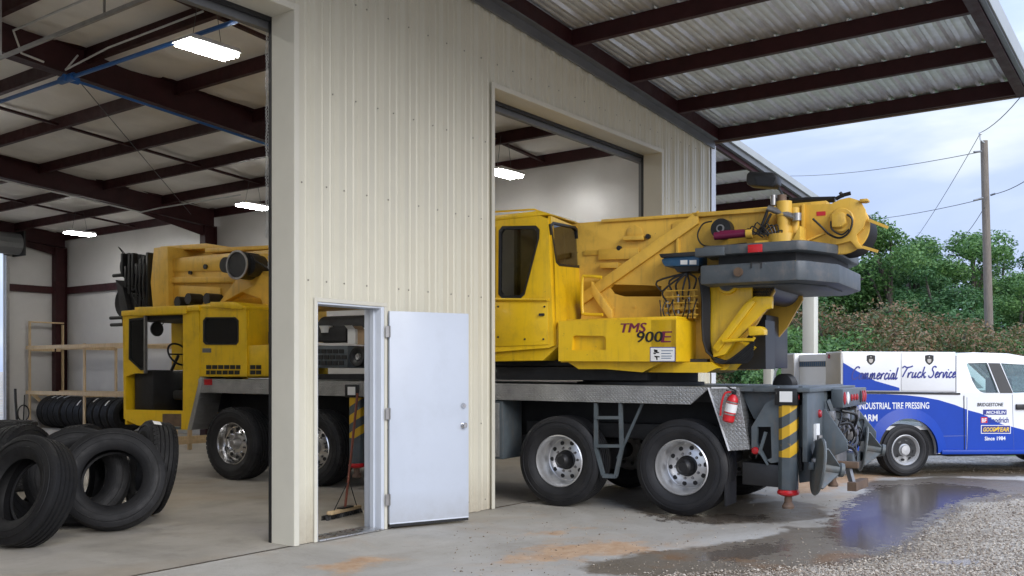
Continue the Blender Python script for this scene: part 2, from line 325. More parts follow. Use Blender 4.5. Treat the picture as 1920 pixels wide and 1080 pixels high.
# ------------------------------------------------------------------ ground materials
def ground_mat(kind):
    m = bpy.data.materials.new(kind); m.use_nodes = True; t = m.node_tree; b = t.nodes['Principled BSDF']; l = t.links.new
    tcn = t.nodes.new('ShaderNodeTexCoord'); src = tcn.outputs['Object']
    def noi(sc, det=6, ro=.6, dist=0.):
        n = t.nodes.new('ShaderNodeTexNoise'); n.inputs['Scale'].default_value = sc; n.inputs['Detail'].default_value = det; n.inputs['Roughness'].default_value = ro; n.inputs['Distortion'].default_value = dist; l(src, n.inputs['Vector']); return n.outputs[0]
    def ramp(fac, stops):
        r = t.nodes.new('ShaderNodeValToRGB'); el = r.color_ramp.elements
        while len(el) < len(stops): el.new(.5)
        for e_, (p, c) in zip(el, stops): e_.position = p; e_.color = (*c, 1)
        l(fac, r.inputs[0]); return r.outputs[0]
    def mixc(f, a, b_, mode='MIX'):
        x = t.nodes.new('ShaderNodeMixRGB'); x.blend_type = mode
        for i, q in ((0, f), (1, a), (2, b_)):
            if isinstance(q, (float, int)): x.inputs[i].default_value = q
            elif isinstance(q, tuple): x.inputs[i].default_value = (*q, 1)
            else: l(q, x.inputs[i])
        return x.outputs[0]
    bn = t.nodes.new('ShaderNodeBump'); rough = .8
    if kind == 'concrete_floor':
        c = ramp(noi(.9, 8, .65, .4), [(.3, (.27, .245, .205)), (.5, (.38, .35, .30)), (.7, (.45, .42, .375))])
        c = mixc(ramp(noi(.45, 4, .6, 1.2), [(.5, (0, 0, 0)), (.72, (.55, .55, .55))]), c, (.36, .27, .17))
        c = mixc(ramp(noi(2.6, 9, .75), [(.52, (0, 0, 0)), (.75, (.6, .6, .6))]), c, (.20, .18, .155))
        bn.inputs['Distance'].default_value = .003; l(noi(14, 6), bn.inputs['Height'])
        r = t.nodes.new('ShaderNodeMapRange'); r.inputs[3].default_value = .38; r.inputs[4].default_value = .75; l(noi(1.7), r.inputs[0]); l(r.outputs[0], b.inputs['Roughness']); rough = None
    elif kind == 'concrete_apron':
        c = ramp(noi(.8, 8, .62, .5), [(.3, (.33, .32, .295)), (.55, (.43, .42, .395)), (.75, (.50, .49, .465))])
        c = mixc(ramp(noi(.55, 6, .7, 1.5), [(.5, (0, 0, 0)), (.66, (.75, .75, .75))]), c, (.46, .30, .17))
        c = mixc(ramp(noi(3.5, 10, .8), [(.5, (0, 0, 0)), (.72, (.55, .55, .55))]), c, (.21, .18, .14))
        c = mixc(ramp(noi(45, 4, .7), [(.6, (0, 0, 0)), (.8, (.3, .3, .3))]), c, (.62, .61, .58))
        bn.inputs['Distance'].default_value = .006; l(noi(24, 8), bn.inputs['Height'])
    else:
        v = t.nodes.new('ShaderNodeTexVoronoi'); v.inputs['Scale'].default_value = 26; l(src, v.inputs['Vector'])
        v2 = t.nodes.new('ShaderNodeTexVoronoi'); v2.inputs['Scale'].default_value = 9; l(src, v2.inputs['Vector'])
        c = ramp(noi(1.1, 8, .7, .6), [(.3, (.20, .165, .125)), (.5, (.33, .295, .245)), (.72, (.44, .415, .37))])
        sp = t.nodes.new('ShaderNodeSeparateXYZ'); l(v.outputs['Color'], sp.inputs[0])
        c = mixc(.75, c, ramp(sp.outputs[0], [(0, (.25, .25, .25)), (.5, (.8, .78, .75)), (1, (1.45, 1.42, 1.35))]), 'MULTIPLY')
        c = mixc(ramp(noi(.35, 5, .6, 1), [(.48, (0, 0, 0)), (.62, (.7, .7, .7))]), c, (.36, .25, .16))
        ad = t.nodes.new('ShaderNodeMath'); ad.operation = 'ADD'; l(v.outputs['Distance'], ad.inputs[0]); l(v2.outputs['Distance'], ad.inputs[1])
        bn.invert = True; bn.inputs['Distance'].default_value = .03; l(ad.outputs[0], bn.inputs['Height'])
        r = t.nodes.new('ShaderNodeMapRange'); r.inputs[1].default_value = .4; r.inputs[2].default_value = .65; r.inputs[3].default_value = .85; r.inputs[4].default_value = .35; l(noi(.8, 5), r.inputs[0]); l(r.outputs[0], b.inputs['Roughness']); rough = None
    l(c, b.inputs['Base Color']); l(bn.outputs[0], b.inputs['Normal'])
    if rough: b.inputs['Roughness'].default_value = rough
    return m
M['floor'] = ground_mat('concrete_floor'); M['apron'] = ground_mat('concrete_apron'); M['gravel'] = ground_mat('gravel')
def wet_mat(name, col, rough, bump):
    m = mat(name, col, rough, var=.25, vscale=2.5, dirt=(col[0]*1.9, col[1]*1.6, col[2]*1.2), damt=.6, dscale=1.2, spec=.5, rvar=rough*.7)
    t = m.node_tree; b = t.nodes['Principled BSDF']; b.inputs['IOR'].default_value = 1.36
    if bump:
        n = t.nodes.new('ShaderNodeTexNoise'); n.inputs['Scale'].default_value = 9; n.inputs['Detail'].default_value = 3
        bn = t.nodes.new('ShaderNodeBump'); bn.inputs['Distance'].default_value = bump; t.links.new(n.outputs[0], bn.inputs['Height']); t.links.new(bn.outputs[0], b.inputs['Normal'])
    return m
M['water'] = wet_mat('puddle_water', (.15, .12, .09), .11, .0012)
M['damp'] = wet_mat('damp_concrete', (.135, .115, .092), .3, .003)
M['clay'] = mat('clay_wash', (.46, .30, .175), .8, var=.25, vscale=3, dirt=(.30, .24, .17), damt=.6, dscale=5)

g = MB(); n = 24
for a, q in ((2000, -.012),): g.add([(-a, -a, q), (a, -a, q), (a, a, q), (-a, a, q)], [(0, 1, 2, 3)])
structure(g.build('ground', 'gravel', smooth=0))
g = MB(); g.add([(-6, 6.86, 0), (14.7, 6.86, 0), (14.7, 27.5, 0), (-6, 27.5, 0)], [(0, 1, 2, 3)]); structure(g.build('floor', 'floor', smooth=0))
def ragged(pts, amp, seed, seg=.18):
    o = []
    for i, p in enumerate(pts):
        q = pts[(i+1) % len(pts)]; d = math.dist(p, q); k = max(1, int(d/seg))
        for j in range(k):
            x = p[0]+(q[0]-p[0])*j/k; y = p[1]+(q[1]-p[1])*j/k
            dx = noise.noise((x*1.3, y*1.3, seed))*amp + noise.noise((x*4, y*4, seed+9))*amp*.45
            dy = noise.noise((x*1.3, y*1.3, seed+20))*amp + noise.noise((x*4, y*4, seed+31))*amp*.45
            o.append((x+dx, y+dy))
    return o
def sheet(name, pts, z, m):
    tri = tessellate_polygon([[Vector((p[0], p[1], 0)) for p in pts]]); mb = MB(); mb.add([(p[0], p[1], z) for p in pts], [tuple(t) for t in tri])
    o = mb.build(name, m, smooth=0)
    if o.data.polygons[0].normal.z < 0: o.data.flip_normals()
    return o
structure(sheet('apron', [(-6, 2.6), (3.02, 2.6), (3.02, 6.87), (-6, 6.87)], -.006, 'apron'))
import numpy as np
ZONES = {
 'damp': [[(1000, 918), (1090, 930), (1135, 936), (1200, 962), (1262, 974), (1330, 984), (1410, 980), (1490, 976), (1565, 968), (1555, 948), (1490, 938), (1410, 942), (1400, 905), (1250, 900), (1100, 895), (925, 888), (925, 905)],  # first outline also darkens the wet, shadowed ground under the crane
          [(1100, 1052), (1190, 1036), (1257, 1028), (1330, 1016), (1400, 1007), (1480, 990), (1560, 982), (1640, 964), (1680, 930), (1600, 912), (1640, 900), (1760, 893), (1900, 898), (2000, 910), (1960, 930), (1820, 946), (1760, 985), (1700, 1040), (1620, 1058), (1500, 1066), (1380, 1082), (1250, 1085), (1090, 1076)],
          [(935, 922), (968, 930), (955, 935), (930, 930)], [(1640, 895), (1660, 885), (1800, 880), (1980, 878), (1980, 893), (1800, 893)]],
 'water': [[(1555, 966), (1590, 935), (1645, 910), (1745, 904), (1840, 912), (1890, 922), (1800, 938), (1745, 972), (1700, 1015), (1640, 1036), (1560, 1022), (1535, 995)],
           [(1215, 971), (1330, 982), (1450, 975), (1430, 965), (1300, 962), (1220, 962)], [(1740, 1049), (1790, 1046), (1845, 1050), (1820, 1058), (1760, 1057)], [(1290, 1036), (1380, 1022), (1470, 1012), (1500, 1022), (1440, 1046), (1330, 1052)]],
 'clay': [[(1225, 1042), (1300, 1036), (1340, 1046), (1270, 1056)], [(1000, 1000), (1060, 985), (1100, 990), (1050, 1004)], [(1330, 1040), (1420, 1046), (1500, 1070), (1380, 1064)], [(560, 1062), (700, 1040), (760, 1052), (640, 1078)], [(930, 1046), (1000, 1022), (1100, 1012), (1240, 1020), (1270, 1028), (1180, 1038), (1090, 1052), (1000, 1060)], [(1560, 920), (1650, 898), (1740, 888), (1640, 886), (1560, 890), (1450, 905), (1470, 925)], [(1480, 1050), (1560, 1036), (1620, 1042), (1560, 1060)]],
 'gravel': [[(1080, 1115), (1240, 1078), (1400, 1066), (1560, 1056), (1660, 1040), (1725, 1000), (1800, 948), (1900, 926), (2300, 915), (2300, 1300), (1080, 1300)], [(1560, 892), (1700, 886), (2300, 890), (2300, 850), (1500, 850)]],
}
gx = np.arange(3.0, 18.01, .05); gy = np.arange(.2, 6.89, .05); GX, GY = np.meshgrid(gx, gy); PTS = np.stack([GX.ravel(), GY.ravel()], 1)
def signed(poly):
    P = np.array(poly); d2 = np.full(len(PTS), 1e9); ins = np.zeros(len(PTS), bool)
    for a, b in zip(P, np.roll(P, -1, 0)):
        ab = b-a; t_ = np.clip(((PTS-a) @ ab)/max(1e-9, ab @ ab), 0, 1); q_ = a+t_[:, None]*ab; d2 = np.minimum(d2, ((PTS-q_)**2).sum(1))
        c = (a[1] > PTS[:, 1]) != (b[1] > PTS[:, 1]); ins ^= c & (PTS[:, 0] < (b[0]-a[0])*(PTS[:, 1]-a[1])/(b[1]-a[1]+1e-12)+a[0])
    return np.where(ins, 1, -1)*np.sqrt(d2)
ny_, nx_ = GX.shape; FS = [(r_*nx_+c_, r_*nx_+c_+1, (r_+1)*nx_+c_+1, (r_+1)*nx_+c_) for r_ in range(ny_-1) for c_ in range(nx_-1)]
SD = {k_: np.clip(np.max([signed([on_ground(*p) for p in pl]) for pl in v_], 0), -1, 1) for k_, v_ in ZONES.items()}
PUD = {'water': [ragged([on_ground(*p) for p in pl], .05, 3) for pl in ZONES['water']]}
def yard_mat():
    m = bpy.data.materials.new('yard'); m.use_nodes = True; t = m.node_tree; b = t.nodes['Principled BSDF']; l = t.links.new
    tcn = t.nodes.new('ShaderNodeTexCoord'); src = tcn.outputs['Object']
    def noi(sc, det=6, ro=.6, dist=0.):
        n = t.nodes.new('ShaderNodeTexNoise'); n.inputs['Scale'].default_value = sc; n.inputs['Detail'].default_value = det; n.inputs['Roughness'].default_value = ro; n.inputs['Distortion'].default_value = dist; l(src, n.inputs['Vector']); return n.outputs[0]
    def ramp(fac, stops):
        r = t.nodes.new('ShaderNodeValToRGB'); el = r.color_ramp.elements
        while len(el) < len(stops): el.new(.5)
        for e_, (p, c) in zip(el, stops): e_.position = p; e_.color = (*c, 1)
        l(fac, r.inputs[0]); return r.outputs[0]
    def put(sock, q):
        if isinstance(q, (float, int)): sock.default_value = q
        elif isinstance(q, tuple): sock.default_value = (*q, 1)
        else: l(q, sock)
    def mixc(f, a, b_, mode='MIX'):
        x = t.nodes.new('ShaderNodeMixRGB'); x.blend_type = mode
        for i_, q in ((0, f), (1, a), (2, b_)): put(x.inputs[i_], q)
        return x.outputs[0]
    def mth(op, a, b_=0., c=None):
        x = t.nodes.new('ShaderNodeMath'); x.operation = op; put(x.inputs[0], a); put(x.inputs[1], b_)
        if c is not None: put(x.inputs[2], c)
        return x.outputs[0]
    def zone(name, nse, amp, lo, hi, top=1.):
        a = t.nodes.new('ShaderNodeAttribute'); a.attribute_name = name; v = mth('MULTIPLY_ADD', mth('SUBTRACT', nse, .5), amp, a.outputs['Fac'])
        r = t.nodes.new('ShaderNodeMapRange'); r.interpolation_type = 'SMOOTHSTEP'; r.inputs[1].default_value = lo; r.inputs[2].default_value = hi; r.inputs[4].default_value = top; l(v, r.inputs[0]); return r.outputs[0]
    nb = noi(1.7, 9, .68, .3); nf = noi(5.5, 9, .72)
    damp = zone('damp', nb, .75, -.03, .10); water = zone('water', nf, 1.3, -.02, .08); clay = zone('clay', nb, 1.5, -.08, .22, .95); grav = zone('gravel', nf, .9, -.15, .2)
    conc = ramp(noi(.8, 8, .62, .5), [(.3, (.345, .315, .265)), (.55, (.44, .415, .365)), (.75, (.52, .50, .455))])
    conc = mixc(ramp(noi(.6, 6, .7, 1.5), [(.52, (0, 0, 0)), (.7, (.5, .5, .5))]), conc, (.46, .33, .21))
    conc = mixc(ramp(noi(3.5, 10, .8), [(.52, (0, 0, 0)), (.74, (.45, .45, .45))]), conc, (.24, .21, .17))
    conc = mixc(ramp(noi(60, 4, .7), [(.6, (0, 0, 0)), (.78, (.4, .4, .4))]), conc, (.66, .65, .62))
    v = t.nodes.new('ShaderNodeTexVoronoi'); v.inputs['Scale'].default_value = 42; l(src, v.inputs['Vector']); sp = t.nodes.new('ShaderNodeSeparateXYZ'); l(v.outputs['Color'], sp.inputs[0])
    gc = ramp(noi(1.1, 8, .7, .6), [(.3, (.34, .28, .205)), (.5, (.48, .42, .335)), (.72, (.57, .52, .44))])
    gc = mixc(.7, gc, ramp(sp.outputs[0], [(0, (.4, .38, .36)), (.5, (.85, .83, .8)), (1, (1.35, 1.32, 1.25))]), 'MULTIPLY')
    c = mixc(grav, conc, gc); c = mixc(clay, c, ramp(nf, [(.3, (.42, .24, .12)), (.7, (.60, .43, .28))]))
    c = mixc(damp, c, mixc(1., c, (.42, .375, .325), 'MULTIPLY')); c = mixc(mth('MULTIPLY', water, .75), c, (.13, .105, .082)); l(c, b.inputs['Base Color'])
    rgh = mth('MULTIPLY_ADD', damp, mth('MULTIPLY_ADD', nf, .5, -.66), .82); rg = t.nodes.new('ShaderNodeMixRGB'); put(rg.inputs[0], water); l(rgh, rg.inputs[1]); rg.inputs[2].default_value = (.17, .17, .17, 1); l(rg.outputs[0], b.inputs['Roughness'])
    hgt = mth('ADD', mth('MULTIPLY', noi(24, 8), .35), mth('MULTIPLY', mth('SUBTRACT', 1., v.outputs['Distance']), mth('MULTIPLY', grav, 1.2)))
    bn = t.nodes.new('ShaderNodeBump'); bn.inputs['Distance'].default_value = .018; l(mth('SUBTRACT', 1., mth('MULTIPLY', water, .965)), bn.inputs['Strength']); l(hgt, bn.inputs['Height']); l(bn.outputs[0], b.inputs['Normal']); b.inputs['IOR'].default_value = 1.4
    return m
M['yard'] = yard_mat()
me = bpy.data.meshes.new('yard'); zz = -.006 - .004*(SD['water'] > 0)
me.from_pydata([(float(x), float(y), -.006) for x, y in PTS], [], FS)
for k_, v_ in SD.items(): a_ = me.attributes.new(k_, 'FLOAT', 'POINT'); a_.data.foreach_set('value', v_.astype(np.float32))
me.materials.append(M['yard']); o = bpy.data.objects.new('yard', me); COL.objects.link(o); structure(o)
def inside(p, poly):
    c = False; j = len(poly)-1
    for i in range(len(poly)):
        a = poly[i]; b = poly[j]
        if (a[1] > p[1]) != (b[1] > p[1]) and p[0] < (b[0]-a[0])*(p[1]-a[1])/(b[1]-a[1])+a[0]: c = not c
        j = i
    return c
# loose stones
M['stone'] = mat('stones', (.40, .37, .32), .75, var=.0)
t = M['stone'].node_tree; gi = t.nodes.new('ShaderNodeNewGeometry'); rp = t.nodes.new('ShaderNodeValToRGB')
rp.color_ramp.elements[0].color = (.17, .13, .095, 1); rp.color_ramp.elements[1].color = (.60, .53, .43, 1); e = rp.color_ramp.elements.new(.6); e.color = (.37, .305, .23, 1)
t.links.new(gi.outputs['Random Per Island'], rp.inputs[0]); t.links.new(rp.outputs[0], t.nodes['Principled BSDF'].inputs['Base Color'])
OCT = [(1, 0, 0), (-1, 0, 0), (0, 1, 0), (0, -1, 0), (0, 0, 1), (0, 0, -1)]; OF = [(0, 2, 4), (2, 1, 4), (1, 3, 4), (3, 0, 4), (2, 0, 5), (1, 2, 5), (3, 1, 5), (0, 3, 5)]
g = MB(); cnt = 0
while cnt < 15000:
    px = rng.uniform(850, 1980); py = 870 + 235*rng.random()**.8; x, y = on_ground(px, py)
    if not (3 < x < 18 and .2 < y < 6.8): continue
    ix = int(round((y-.2)/.05))*nx_+int(round((x-3)/.05)); gd = SD['gravel'][min(ix, len(PTS)-1)]
    if gd < 0 and rng.random() > .05+.5*math.exp(gd*7): continue
    edge_y = 9 if gd > 0 else -1
    wet = any(inside((x, y), p) for p in PUD['water'])
    if wet and rng.random() > .04: continue
    s_ = rng.choice((.0045, .005, .006, .007, .008, .009, .013)) * rng.uniform(.7, 1.3)
    if y > edge_y: s_ *= .75
    rz = rng.uniform(0, 6.3); cz, sz = math.cos(rz), math.sin(rz); sx = rng.uniform(.8, 1.5); sy = rng.uniform(.7, 1.1); h = rng.uniform(.45, .8)
    vs = []
    for a, b, c in OCT:
        a *= sx*rng.uniform(.7, 1.2); b *= sy*rng.uniform(.7, 1.2); vs.append((x+(a*cz-b*sz)*s_, y+(a*sz+b*cz)*s_, -.004+(c*h*rng.uniform(.8, 1.2)+.4)*s_))
    g.add(vs, OF); cnt += 1
stuff(g.build('gravel', 'stone', smooth=0), 'loose pale gravel stones scattered over the muddy yard', 'gravel')

# ------------------------------------------------------------------ the workshop
WY, XR, XL, YB = 6.85, 14.8, -6.0, 27.5
RIDGE = -2.0; SLOPE = .077
def zr(x): return 5.62 + SLOPE*(XR - max(x, RIDGE) - max(0, RIDGE - x))
OP = [(.9, 5.818, 0, 4.9), (6.10, 6.99, 0, 2.25), (8.82, 12.94, 0, 4.9)]
bld = thing('workshop', 'tan ribbed metal workshop with two tall open bays and a walk door', 'workshop', (0, 0, 0))
def ribbed(x0, x1, holes, ztop, prof=True):
    xs = {round(x0, 4): 0, round(x1, 4): 0}
    def hgt(x):
        d = (x + 100*.3048) % .3048; d = min(d, .3048-d)
        if d <= .02: return .032
        if d <= .048: return .032*(1-(d-.02)/.028)
        q = abs(d-.1016)
        return .011*max(0, 1-q/.014) if q < .014 else 0
    k = math.floor(x0/.3048)
    while k*.3048 < x1:
        for d in (-.048, -.02, .02, .048, .0876, .1016, .1156, .1892, .2032, .2172):
            x = k*.3048+d
            if x0 < x < x1: xs[round(x, 4)] = 0
        k += 1
    for h in holes:
        for x in h[:2]:
            if x0 < x < x1: xs[round(x, 4)] = 0
    X = sorted(xs); vs = []; fs = []
    for a, b in zip(X, X[1:]):
        if b-a < 1e-4: continue
        m_ = (a+b)/2; iv = [(0, None)]
        for h in holes:
            if h[0] < m_ < h[1]: iv = [(h[3], None)] if h[2] == 0 else iv
        for z0, z1 in iv:
            o = len(vs); ya = WY-(hgt(a) if prof else 0); yb = WY-(hgt(b) if prof else 0)
            vs += [(a, ya, z0), (b, yb, z0), (b, yb, ztop(b)), (a, ya, ztop(a))]; fs.append((o, o+1, o+2, o+3))
    return vs, fs
vs, fs = ribbed(XL, XR, OP, lambda x: zr(x)-.0)
fw_ = MB(); fw_.add(vs, fs)
for zrow in (.12, 1.0, 2.45, 3.35, 4.25, 5.2):                      # screw heads along the girt lines
    x = XL+.1
    while x < XR-.05:
        kx = round(x/.3048)*.3048 + rng.choice((.075, .152, .23))
        if not any(h[0]-.08 < kx < h[1]+.08 and h[2] <= zrow < h[3]+.06 for h in OP) and zrow < zr(kx)-.35:
            fw_.lathe([(.0, -.008), (.007, -.006), (.009, 0)], (kx, WY-.001, zrow), (0, 1, 0), 8, 1)
        x += .3048
for k_ in range(-6, 17):                               # lap joints of the sheets
    x = k_*.9144+.049
    if XL < x < XR and not any(h[0]-.06 < x < h[1]+.06 for h in OP): fw_.box(x, x+.0035, WY-.0035, WY-.0002, .0, zr(x)-.02, 1)
fwo = fw_.build('front_wall', ['tan', 'bolt'], bld, 30)
vs, fs = ribbed(XL, XR, OP, lambda x: zr(x), False)
MB().add([(v[0], WY+.2, v[2]) for v in vs], [f[::-1] for f in fs]).build('wall_liner', 'white_liner', bld, 0)
MB().box(XR-.02, XR+.05, WY, YB, 0, 5.62).build('side_wall', 'white_liner', bld, 0)
b_ = MB(); b_.panel([(XL, 0), (XR-.03, 0), (XR-.03, zr(XR)), (RIDGE, zr(RIDGE)), (XL, zr(XL))], [[(8.6, .001), (13.02, .001), (13.02, 4.9), (8.6, 4.9)]], 'xz', YB-.05, YB)
b_.build('back_wall', 'white_liner', bld, 0)
MB().box(XL-.05, XL, WY, YB, 0, zr(XL)).build('side_wall', 'white_liner', bld, 0)
def sloped(mb, x0, x1, y0, y1, za, zb, mi=0):          # a member that follows the roof slope: za/zb offsets from the roof line
    xs = [x0] + ([RIDGE] if x0 < RIDGE < x1 else []) + [x1]
    for a, b in zip(xs, xs[1:]):
        mb.solid([[(a, y0, zr(a)+za), (a, y1, zr(a)+za), (a, y1, zr(a)+zb), (a, y0, zr(a)+zb)], [(b, y0, zr(b)+za), (b, y1, zr(b)+za), (b, y1, zr(b)+zb), (b, y0, zr(b)+zb)]], 1, mi, 0)
r_ = MB(); sloped(r_, XL-.2, XR+.02, WY-.02, YB+.1, .06, .09); r_.build('roof', 'galv', bld, 0)
# sagging white insulation between purlins
PX = [XR-.09-1.475*i for i in range(15)]
ins = MB(); ny = 150
for a, b in zip(PX[1:], PX):
    if a < XL: continue
    o = len(ins.v); vs = []; fs = []; nx = 9
    for j in range(ny+1):
        y = WY+.22+(YB-.06-WY-.22)*j/ny
        for i in range(nx):
            q = i/(nx-1); x = a+(b-a)*q; env = 4*q*(1-q)
            wr = noise.noise((x*.9+y*.9, y*2.6, a))*.07 + noise.noise((x*1.5+y*1.7, y*6, a+5))*.032
            vs.append((x, y, zr(x)+.03-env*(.05+wr)-.008*(1-env)))
    for j in range(ny):
        for i in range(nx-1): fs.append((j*nx+i, (j+1)*nx+i, (j+1)*nx+i+1, j*nx+i+1))
    ins.add(vs, fs)
ins.build('ceiling_insulation', 'insul', bld, 180)
def purlin_mesh(mb, y0, y1, w=.075, h=.2, th=.012):      # cold-formed C laid along y, web centred at x=0, top at z=0
    mb.box(-.006, .006, y0, y1, -h+.0125, -.0125); mb.box(-.006, w, y0, y1, -.012, 0); mb.box(-.006, w, y0, y1, -h, -h+.012); mb.box(w-.008, w, y0, y1, -h+.0125, -h+.03)
pm = MB(); purlin_mesh(pm, WY+.21, YB-.06)
first = None
for x in PX:
    if x < XL: continue
    if first is None: first = pm.build('purlin', 'red', bld, 0); o = first
    else: o = first.copy(); COL.objects.link(o); o.parent = bld
    o.location = (x, 0, zr(x)+.02)
for y, d in ((WY+.36, .42), (13.1, .45), (20.2, .45), (YB-.2, .42)):
    rf = MB(); sloped(rf, XL+.1, XR-.1, y-.008, y+.008, -d+.014, -.01); sloped(rf, XL+.1, XR-.1, y-.11, y+.11, -d, -d+.014); sloped(rf, XL+.1, XR-.1, y-.11, y+.11, -.009, .006)
    rf.solid([[(XR-2.6, y-.007, zr(XR-2.6)-d), (XR-2.6, y+.007, zr(XR-2.6)-d), (XR-2.6, y+.007, zr(XR-2.6)-d+.01), (XR-2.6, y-.007, zr(XR-2.6)-d+.01)], [(XR-.3, y-.007, zr(XR)-d-.25), (XR-.3, y+.007, zr(XR)-d-.25), (XR-.3, y+.007, zr(XR)-d), (XR-.3, y-.007, zr(XR)-d)]], 1, 0, 0)
    rf.build('rafter', 'red', bld, 0)
    if y > WY+1:
        cm = MB(); cm.box(XR-.43, XR-.415, y-.11, y+.11, 0, zr(XR)-.42); cm.box(XR-.10, XR-.085, y-.11, y+.11, 0, zr(XR)-.42); cm.box(XR-.414, XR-.101, y-.006, y+.006, 0, zr(XR)-.42); cm.box(XR-.48, XR-.06, y-.15, y+.15, 0, .015)
        cm.build('column', 'red', bld, 0)
for y in (10.2, 16.6, 23.7):
    sg = MB(); sloped(sg, XL+.2, XR-.1, y-.035, y+.035, -.125, -.085); sg.build('bridging_strut', 'red', bld, 0)
MB().box(XR-.105, XR-.025, WY+.3, YB-.1, 3.86, 4.06).build('girt', 'red', bld, 0)
MB().box(13.08, XR-.11, YB-.14, YB-.055, 3.86, 4.06).build('girt', 'red', bld, 0)
for y0, y1 in ((13.3, 20.0),):
    MB().tube([(7.2, y0, zr(7.2)-.25), (13.9, y1, zr(13.9)-.3)], .007, 6).build('brace_cable', 'wire', bld)
# trims round the openings
def opening_trim(x0, x1, z1, dep, w_, mname='tan_trim', name='opening_trim'):
    t_ = MB(); yb = WY+dep
    t_.box(x1, x1+.004, WY-.041, yb, 0, z1); t_.box(x0-.004, x0, WY-.041, yb, 0, z1); t_.box(x0-.004, x1+.004, WY-.041, yb, z1+.0, z1+.004)
    t_.box(x1+.004, x1+w_, WY-.046, WY-.034, 0, z1+w_, 0, .003); t_.box(x0-w_, x0-.004, WY-.046, WY-.034, 0, z1+w_, 0, .003); t_.box(x0-.004, x1+.004, WY-.045, WY-.033, z1+.004, z1+w_-.002, 0, .003)
    return t_.build(name, mname, bld, 0)
opening_trim(.9, 5.818, 4.9, .27, .06); opening_trim(8.82, 12.94, 4.9, .27, .06)
for x0, x1 in ((.9, 5.818), (8.82, 12.94)):            # black weather seal and steel door track inside each bay
    s_ = MB(); s_.box(x1-.004, x1+.03, WY+.272, WY+.31, 0, 4.9); s_.box(x0-.03, x0+.012, WY+.272, WY+.31, 0, 4.9); s_.box(x0+.012, x1-.012, WY+.272, WY+.31, 4.86, 4.9); s_.build('weather_seal', 'black', bld, 0)
    s_ = MB(); s_.box(x0-.2, x1+.1, WY+.33, WY+.40, 4.80, 4.95); s_.cyl((x0, WY+.52, 5.02), (x1, WY+.52, 5.02), .045, n=12); s_.build('door_header_track', 'grey_trim', bld, 30)
for x in (5.91, 13.03, .8, 8.72):
    MB().box(x-.03, x+.03, WY+.33, WY+.39, 0, 4.8).build('door_track', 'grey_trim', bld, 0)
MB().box(XR-.11, XR+.03, WY-.042, WY-.034, 0, zr(XR)-.26, 0, .003).build('corner_trim', 'white', bld, 0)
MB().box(XR+.03, XR+.055, WY-.042, WY-.0, 0, zr(XR)-.26).build('corner_trim', 'white', bld, 0)
# walk door
df = MB()
df.box(6.10, 6.114, WY-.033, WY+.2, 0, 2.25, 0, .002); df.box(6.945, 6.99, WY-.04, WY+.2, 0, 2.25, 0, .004); df.box(6.115, 6.944, WY-.033, WY+.2, 2.232, 2.25, 0, .002)
df.box(6.925, 6.9445, WY+.05, WY+.1, 0, 2.231); df.box(6.1145, 6.125, WY+.05, WY+.1, 0, 2.231, 2)
df.box(6.115, 6.944, WY-.06, WY+.19, .001, .018, 1, .003)
df.build('door_frame', ['frame_w', 'alu', 'black'], bld, 30)
t_ = MB(); t_.box(6.06, 6.099, WY-.046, WY-.035, 0, 2.29, 0, .003); t_.box(6.099, 7.03, WY-.046, WY-.035, 2.251, 2.29, 0, .003); t_.box(6.991, 7.03, WY-.046, WY-.035, 0, 2.251, 0, .003); t_.build('door_trim', 'tan_trim', bld, 0)
dr = bpy.data.objects.new('door', None)
leaf = MB(); leaf.box(.0, .91, -.022, .022, .05, 2.21, 0, .003); leaf.box(.002, .908, -.018, .018, .02, .049, 1); leaf.box(.0, .91, -.024, .024, .05, .062, 2)
dr = leaf.build('door', ['door', 'black', 'frame_w'], bld, 30); dr.location = (7.035, WY-.06, 0); dr.rotation_euler = (0, 0, R(-22))
for z in (.30, 1.17, 2.0):
    h = MB(); h.box(-.048, -.003, -.03, -.026, z-.057, z+.057); h.cyl((-.003, -.032, z-.057), (-.003, -.032, z+.057), .008, n=10); h.build('hinge', 'steel', dr)
h = MB(); h.lathe([(0, -.075), (.022, -.075), (.028, -.066), (.026, -.055), (.012, -.045), (.012, -.03), (.033, -.026), (.035, -.0225)], (.845, 0, 1.03), (0, 1, 0), 20); h.build('door_knob', 'chrome', dr)
h = MB(); h.lathe([(0, -.05), (.02, -.05), (.024, -.044), (.026, -.03), (.031, -.0225)], (.845, 0, 1.235), (0, 1, 0), 20); h.box(.838, .852, -.056, -.05, 1.222, 1.248); h.build('deadbolt', 'chrome', dr)

# ------------------------------------------------------------------ canopy in front of the gable
can = thing('canopy', 'galvanised canopy roof on dark red steel over the crane bay', 'canopy', (0, 0, 0))
CY = 2.22; CX0 = -2.0
cs_ = MB(); vs = []; fs = []; y = CY-.12; ys = []
def ch(yy):
    d = yy % .3048; d = min(d, .3048-d)
    return .032 if d <= .022 else (.032*(1-(d-.022)/.03) if d < .052 else (.006 if abs(d-.1016) < .012 else 0))
k = 0
brk = sorted({round(q*.3048+d, 4) for q in range(6, 24) for d in (-.052, -.022, .022, .052, .0876, .0996, .1036, .1156, .1892, .2012, .2052, .2172)})
ys = [CY-.12] + [b for b in brk if CY-.12 < b < WY-.05] + [WY-.04]
for xa, xb in ((CX0, XR+.12),):
    vs = []; fs = []
    for i, yy in enumerate(ys): vs += [(xa, yy, zr(xa)+.004+ch(yy)), (xb, yy, zr(xb)+.004+ch(yy))]
    for i in range(len(ys)-1): fs.append((2*i, 2*i+1, 2*i+3, 2*i+2))
    cs_.add(vs, fs)
